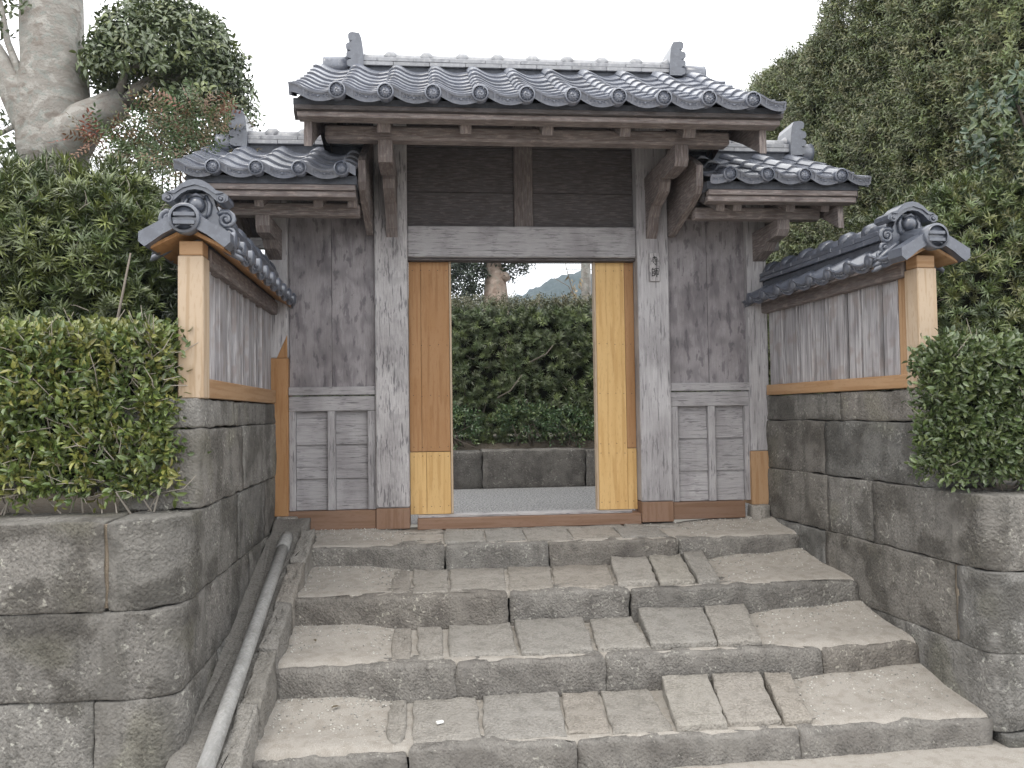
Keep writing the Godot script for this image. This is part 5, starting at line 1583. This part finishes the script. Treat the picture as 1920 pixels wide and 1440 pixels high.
func trees():
	# big pale-barked tree on the left
	var z := -0.7
	var t = thing("broadleaf_tree", "big tree with thick pale trunk and rounded leafy limb, left of the roofs", "tree", Vector3(-3.65, 0.0, z))
	var st = S(true)
	tube(st, [Vector3(-3.64, 0.0, z), Vector3(-3.645, 2.2, z), Vector3(-3.65, 2.7, z), Vector3(-3.645, 3.05, z), Vector3(-3.65, 3.3, z), Vector3(-3.655, 3.55, z), Vector3(-3.66, 3.9, z), Vector3(-3.665, 4.4, z), Vector3(-3.67, 5.6, z)], [0.30, 0.255, 0.245, 0.255, 0.265, 0.245, 0.222, 0.212, 0.19], 22, 0.035)
	part(t, "trunk", done(st), M.bark)
	st = S(true)
	tube(st, [Vector3(-3.70, 2.85, z + 0.03), Vector3(-3.52, 3.02, z + 0.08), Vector3(-3.36, 3.17, z + 0.10), Vector3(-3.20, 3.27, z + 0.10), Vector3(-3.09, 3.33, z + 0.08)], [0.24, 0.20, 0.155, 0.125, 0.105], 16, 0.03)
	for b in [[Vector3(-3.12, 3.30, z + 0.08), Vector3(-2.98, 3.42, z + 0.12), Vector3(-2.82, 3.50, z + 0.1), Vector3(-2.62, 3.56, z + 0.05), Vector3(-2.40, 3.60, z)], [Vector3(-3.14, 3.34, z + 0.06), Vector3(-3.09, 3.48, z + 0.1), Vector3(-3.08, 3.62, z + 0.05), Vector3(-3.12, 3.8, z)], [Vector3(-3.0, 3.42, z + 0.12), Vector3(-2.9, 3.56, z), Vector3(-2.72, 3.66, z - 0.1), Vector3(-2.5, 3.72, z - 0.15)], [Vector3(-3.10, 3.34, z), Vector3(-2.95, 3.40, z - 0.15), Vector3(-2.7, 3.48, z - 0.25), Vector3(-2.45, 3.40, z - 0.3)], [Vector3(-3.05, 3.60, z), Vector3(-2.95, 3.74, z + 0.1), Vector3(-2.75, 3.85, z + 0.1)]]:
		var rad := []
		for i in b.size(): rad.append(lerpf(0.042, 0.010, float(i) / (b.size() - 1)))
		tube(st, b, rad, 8, 0.01)
	part(t, "limb", done(st), M.bark)
	st = S(true)
	tube(st, [Vector3(-3.62, 3.0, z + 0.03), Vector3(-3.78, 3.22, z + 0.06), Vector3(-3.90, 3.42, z + 0.08), Vector3(-4.02, 3.62, z + 0.08), Vector3(-4.2, 3.95, z + 0.06)], [0.22, 0.165, 0.115, 0.095, 0.075], 14, 0.03)
	tube(st, [Vector3(-3.82, 3.40, z + 0.1), Vector3(-3.86, 3.58, z + 0.14), Vector3(-3.94, 3.78, z + 0.12), Vector3(-4.0, 4.1, z + 0.1)], [0.04, 0.034, 0.026, 0.012], 8, 0.01)
	tube(st, [Vector3(-3.9, 3.12, z + 0.1), Vector3(-4.1, 3.0, z + 0.1), Vector3(-4.3, 3.05, z)], [0.02, 0.014, 0.008], 6)
	part(t, "limb", done(st), M.bark)
	var C = [Color(0.119, 0.155, 0.0647), Color(0.0864, 0.12, 0.0539), Color(0.162, 0.194, 0.0739), Color(0.108, 0.14, 0.0693)]
	crown(t, "crown", Vector3(-2.78, 3.50, z), Vector3(0.60, 0.66, 0.55), 1450, "tree", M.leaf, C, -0.05, 0.62)
	crown(t, "crown", Vector3(-2.52, 3.30, z), Vector3(0.40, 0.42, 0.4), 420, "tree", M.leaf, C, -0.9, 0.5)
	crown(t, "crown", Vector3(-3.42, 3.25, z - 1.2), Vector3(0.24, 0.16, 0.3), 90, "tree", M.leaf, C)
	crown(t, "crown", Vector3(-4.1, 4.2, z + 0.1), Vector3(0.33, 0.4, 0.3), 90, "tree", M.leaf, C)
	crown(t, "crown", Vector3(-4.15, 3.1, z), Vector3(0.3, 0.25, 0.3), 70, "tree", M.leaf, C)
	# slender shrub with reddish leaves
	var s = thing("red_leaved_shrub", "slender shrub with small reddish-green leaves between the big tree and the left roof", "shrub", Vector3(-2.65, 0.0, -0.45))
	var RC = [Color(0.088, 0.13, 0.0425), Color(0.068, 0.12, 0.0382), Color(0.152, 0.12, 0.0595), Color(0.112, 0.125, 0.051), Color(0.08, 0.14, 0.0467), Color(0.192, 0.12, 0.0638)]
	for q in [[Vector3(-2.52, 3.02, -0.3), Vector3(0.44, 0.22, 0.35), 220, 0.1], [Vector3(-2.55, 2.80, -0.2), Vector3(0.55, 0.20, 0.35), 250, 0.1], [Vector3(-3.02, 2.93, -0.35), Vector3(0.36, 0.05, 0.2), 45, 0.0], [Vector3(-2.30, 2.88, -0.1), Vector3(0.28, 0.22, 0.3), 130, 0.1], [Vector3(-2.40, 2.62, 0.1), Vector3(0.26, 0.10, 0.25), 70, 0.0]]:
		crown(s, "foliage", q[0], q[1], int(q[2] * 0.8), "pinnate", M.leaf_matt, RC, -2.0, q[3])
	var reds = [Color(0.32, 0.10, 0.065), Color(0.27, 0.12, 0.075), Color(0.22, 0.11, 0.06)]
	crown(s, "foliage", Vector3(-3.12, 2.92, -0.35), Vector3(0.30, 0.04, 0.15), 24, "pinnate", M.leaf_matt, reds, -2.0, 0.0)
	crown(s, "foliage", Vector3(-2.4, 3.05, -0.1), Vector3(0.4, 0.2, 0.3), 12, "pinnate", M.leaf_matt, reds, -2.0, 0.0)
	st = S(true)
	for k in 7:
		var x = -2.72 + 0.07 * k
		tube(st, [Vector3(x, 0.3, -0.4), Vector3(x + rr(-0.02, 0.02), 1.6, -0.4 + rr(-0.1, 0.1)), Vector3(x + rr(-0.03, 0.05), 2.9, -0.35 + rr(-0.1, 0.1))], [0.013, 0.010, 0.006], 6)
	part(s, "stem", done(st), M.dark_twig)

# =====================================================================  what the gateway shows
func beyond_the_gate():
	var w = thing("stone_kerb", "low wall of squared brown stones beyond the open gate", "stone wall", Vector3(0.3, 0.03, -3.05))
	var xs := [-3.2, -1.75, -0.165, 0.975, 2.1, 3.2]
	for k in xs.size() - 1:
		part(w, "stone_block", hewn_mesh(rect(xs[k] + 0.006, -3.25, xs[k + 1] - 0.006, -2.90 + rr(-0.01, 0.01)), 0.02, 0.435 + rr(-0.008, 0.008), 0.02, 0.012, 0.06, 0.0, 0.0, 0.85 if k == 1 else 1.15, 0.9 if k == 1 else 1.3), M.riser_stone)
	solo("planting_bed", sheet(-5, 5, -7.0, -3.2, 50, 20, func(x, z): return 0.41 + 0.14 * smoothstep(-3.2, -3.5, z) + bumps(x, z, 0.035)), M.soil, "strip of bare brown earth under the hedge beyond the gate", "soil", "", "structure")
	var G = [Color(0.128, 0.174, 0.0702), Color(0.0988, 0.14, 0.0585), Color(0.185, 0.236, 0.0889), Color(0.148, 0.18, 0.0936)]
	var h = box_hedge("clipped long-leaved hedge beyond the open gate, above the low stone wall", "hedge", "clipped_hedge", Vector3(-2.4, 0.48, -4.5), Vector3(3.0, 2.10, -3.42), 0.12, [[2, 1], [2, 1], [1, 1]], "long", 5200, G, 0.2, 0.2, 120, 0, "", 0.06, 0.7, 0.8, 1.0)
	var st = S(true)
	for q in [[Vector3(0.42, 1.42, -3.4), Vector3(0.62, 1.52, -3.36), Vector3(0.70, 1.62, -3.35)], [Vector3(0.05, 1.02, -3.4), Vector3(0.2, 1.1, -3.36), Vector3(0.33, 1.28, -3.34)], [Vector3(-0.55, 0.62, -3.3), Vector3(-0.35, 0.52, -3.2), Vector3(-0.2, 0.46, -3.15)]]:
		tube(st, q, [0.010, 0.008, 0.005], 5)
	for k in 16:
		var x = rr(-0.9, 1.3)
		tube(st, [Vector3(x, 0.45, -3.6), Vector3(x + rr(-0.05, 0.05), 0.7, -3.55), Vector3(x + rr(-0.1, 0.1), 1.0, -3.5)], [0.014, 0.012, 0.008], 6)
	part(h, "stem", done(st), M.twig, null, "stuff")
	var xf := []; var cl := []
	for i in 1100:
		xf.append(Transform3D(look(Vector3(0, 1, 0.2), 0.9), Vector3(rr(-2.0, 2.6), 2.10 + rr(-0.04, 0.03), rr(-4.2, -3.45))))
		cl.append(mixc([Color(0.12, 0.13, 0.06), Color(0.09, 0.10, 0.045), Color(0.15, 0.14, 0.075)]))
	scatter(h, "top_growth", sprig("small"), M.leaf_matt, xf, cl)
	# low ground shrubs in front of it
	var A = [Color(0.0825, 0.15, 0.056), Color(0.06, 0.12, 0.049), Color(0.135, 0.195, 0.07)]
	for q in [[Vector3(-0.42, 0.68, -3.28), Vector3(0.30, 0.18, 0.14), 110, "leafy low shrub by the left door, under the hedge beyond the gate"], [Vector3(0.35, 0.76, -3.25), Vector3(0.36, 0.16, 0.14), 130, "leafy low shrub in the middle of the bed beyond the gate"], [Vector3(0.85, 0.70, -3.22), Vector3(0.32, 0.15, 0.14), 120, "leafy low shrub by the right door, under the hedge beyond the gate"]]:
		var b = thing("low_shrub", q[3], "shrub", Vector3(q[0].x, 0.5, q[0].z), "low shrubs under the hedge beyond the gate")
		crown(b, "foliage", q[0], q[1], q[2], "broad", M.leaf, A, -2.0, 0.2)
		st = S(true)
		for k in 6:
			var p = Vector3(q[0].x + rr(-0.1, 0.1), 0.47, q[0].z)
			tube(st, [p, p + Vector3(rr(-0.1, 0.1), 0.12, 0.03), p + Vector3(rr(-0.22, 0.22), 0.25, 0.05)], [0.007, 0.006, 0.003], 5)
		part(b, "stem", done(st), M.twig)
	# dark tree with a knotted pale trunk
	var t = thing("garden_tree", "dark evergreen tree with a knotted pinkish trunk above the hedge beyond the gate", "tree", Vector3(0.22, 0.03, -6.0))
	st = S(true)
	tube(st, [Vector3(0.25, 0.0, -6), Vector3(0.24, 2.1, -6), Vector3(0.24, 2.42, -6), Vector3(0.25, 2.62, -6), Vector3(0.27, 2.80, -6), Vector3(0.24, 2.92, -6), Vector3(0.20, 3.08, -6), Vector3(0.16, 3.3, -6), Vector3(0.12, 4.0, -6)], [0.2, 0.19, 0.185, 0.165, 0.155, 0.12, 0.10, 0.09, 0.07], 14, 0.05)
	ball(st, Vector3(0.36, 2.84, -5.95), Vector3(0.10, 0.08, 0.10), 10, 8)
	part(t, "trunk", done(st), M.pink_bark)
	var D = [Color(0.0286, 0.052, 0.026), Color(0.039, 0.065, 0.0312), Color(0.0234, 0.0416, 0.0208)]
	crown(t, "crown", Vector3(-0.32, 3.0, -6.2), Vector3(0.62, 0.72, 0.5), 1000, "tree", M.leaf, D, -2.0, 0.1)
	crown(t, "crown", Vector3(0.42, 3.28, -6.1), Vector3(0.42, 0.42, 0.5), 520, "tree", M.leaf, D, -2.0, 0.1)
	crown(t, "crown", Vector3(0.0, 3.8, -6.1), Vector3(0.9, 0.6, 0.7), 700, "tree", M.leaf, D, -2.0, 0.1)
	# slim trunk at the right edge of the opening
	t = thing("slim_tree", "slim lichen-grey trunk at the right edge of the open gateway", "tree", Vector3(1.52, 0.03, -5.6))
	st = S(true)
	tube(st, [Vector3(1.52, 0.0, -5.6), Vector3(1.52, 2.4, -5.6), Vector3(1.51, 3.6, -5.6), Vector3(1.53, 5.0, -5.6)], [0.08, 0.07, 0.062, 0.055], 12, 0.03)
	part(t, "trunk", done(st), M.bark)
	crown(t, "crown", Vector3(1.45, 5.1, -5.6), Vector3(0.7, 0.5, 0.6), 160, "tree", M.leaf, D, -2.0, 0.1)
	# dry stalks
	t = thing("dry_plant", "bent plant with dry yellowish leaves above the hedge beyond the gate", "plant", Vector3(1.1, 0.5, -4.3))
	st = S(true)
	for q in [[Vector3(1.25, 0.5, -4.3), Vector3(1.22, 2.1, -4.3), Vector3(1.05, 2.45, -4.3), Vector3(0.78, 2.60, -4.3)], [Vector3(1.2, 0.5, -4.3), Vector3(1.15, 2.2, -4.3), Vector3(1.02, 2.7, -4.3), Vector3(1.0, 2.95, -4.3)]]:
		tube(st, q, [0.012, 0.009, 0.006, 0.003], 5)
	part(t, "stalk", done(st), M.twig)
	xf = []; cl = []
	for i in 26:
		xf.append(Transform3D(look(Vector3(rr(-0.5, 0.6), -0.8, 0.3), 0.5).scaled(Vector3.ONE * rr(0.8, 1.3)), Vector3(rr(0.98, 1.22), rr(2.15, 2.62), -4.3 + rr(-0.1, 0.1))))
		cl.append(mixc([Color(0.28, 0.20, 0.10), Color(0.20, 0.15, 0.07), Color(0.32, 0.25, 0.14)]))
	st = S()
	leaf(st, Vector3.ZERO, Vector3(0, 1, 0), Vector3(0, 0, 1), 0.11, 0.03, 0.2, 0.15)
	scatter(t, "dry_leaf", done(st), M.leaf_matt, xf, cl)
	# wires and a post far behind
	for k in [[6.62, 0.0], [6.47, 0.4]]:
		st = S(true)
		var pts := []
		for i in 9: pts.append(Vector3(lerpf(-8, 14, i / 8.0), k[0] + 0.012 * pow(i - 4, 2) - 0.02 * i, -25.0 - k[1]))
		var rad := []
		for i in 9: rad.append(0.012)
		tube(st, pts, rad, 6)
		solo("overhead_wire", done(st), M.wire, "upper thin overhead wire crossing the sky in the gateway" if k[1] == 0.0 else "lower thin overhead wire crossing the sky in the gateway", "wire", "overhead wires")
	var ps = S()
	cbox(ps, Vector3(0.80, 0.03, -7.56), Vector3(0.88, 2.62, -7.48), 0.01)
	solo("concrete_post", done(ps), M.concrete, "short pale concrete post top showing above the hedge beyond the gate", "post")
	ps = S(true)
	tube(ps, [Vector3(-1.0, 2.45, -7.6), Vector3(1.0, 2.45, -7.6), Vector3(3.0, 2.45, -7.6)], [0.012, 0.012, 0.012], 6)
	solo("fence_rail", done(ps), M.wire, "thin dark horizontal rail behind the concrete post beyond the gate", "rail")
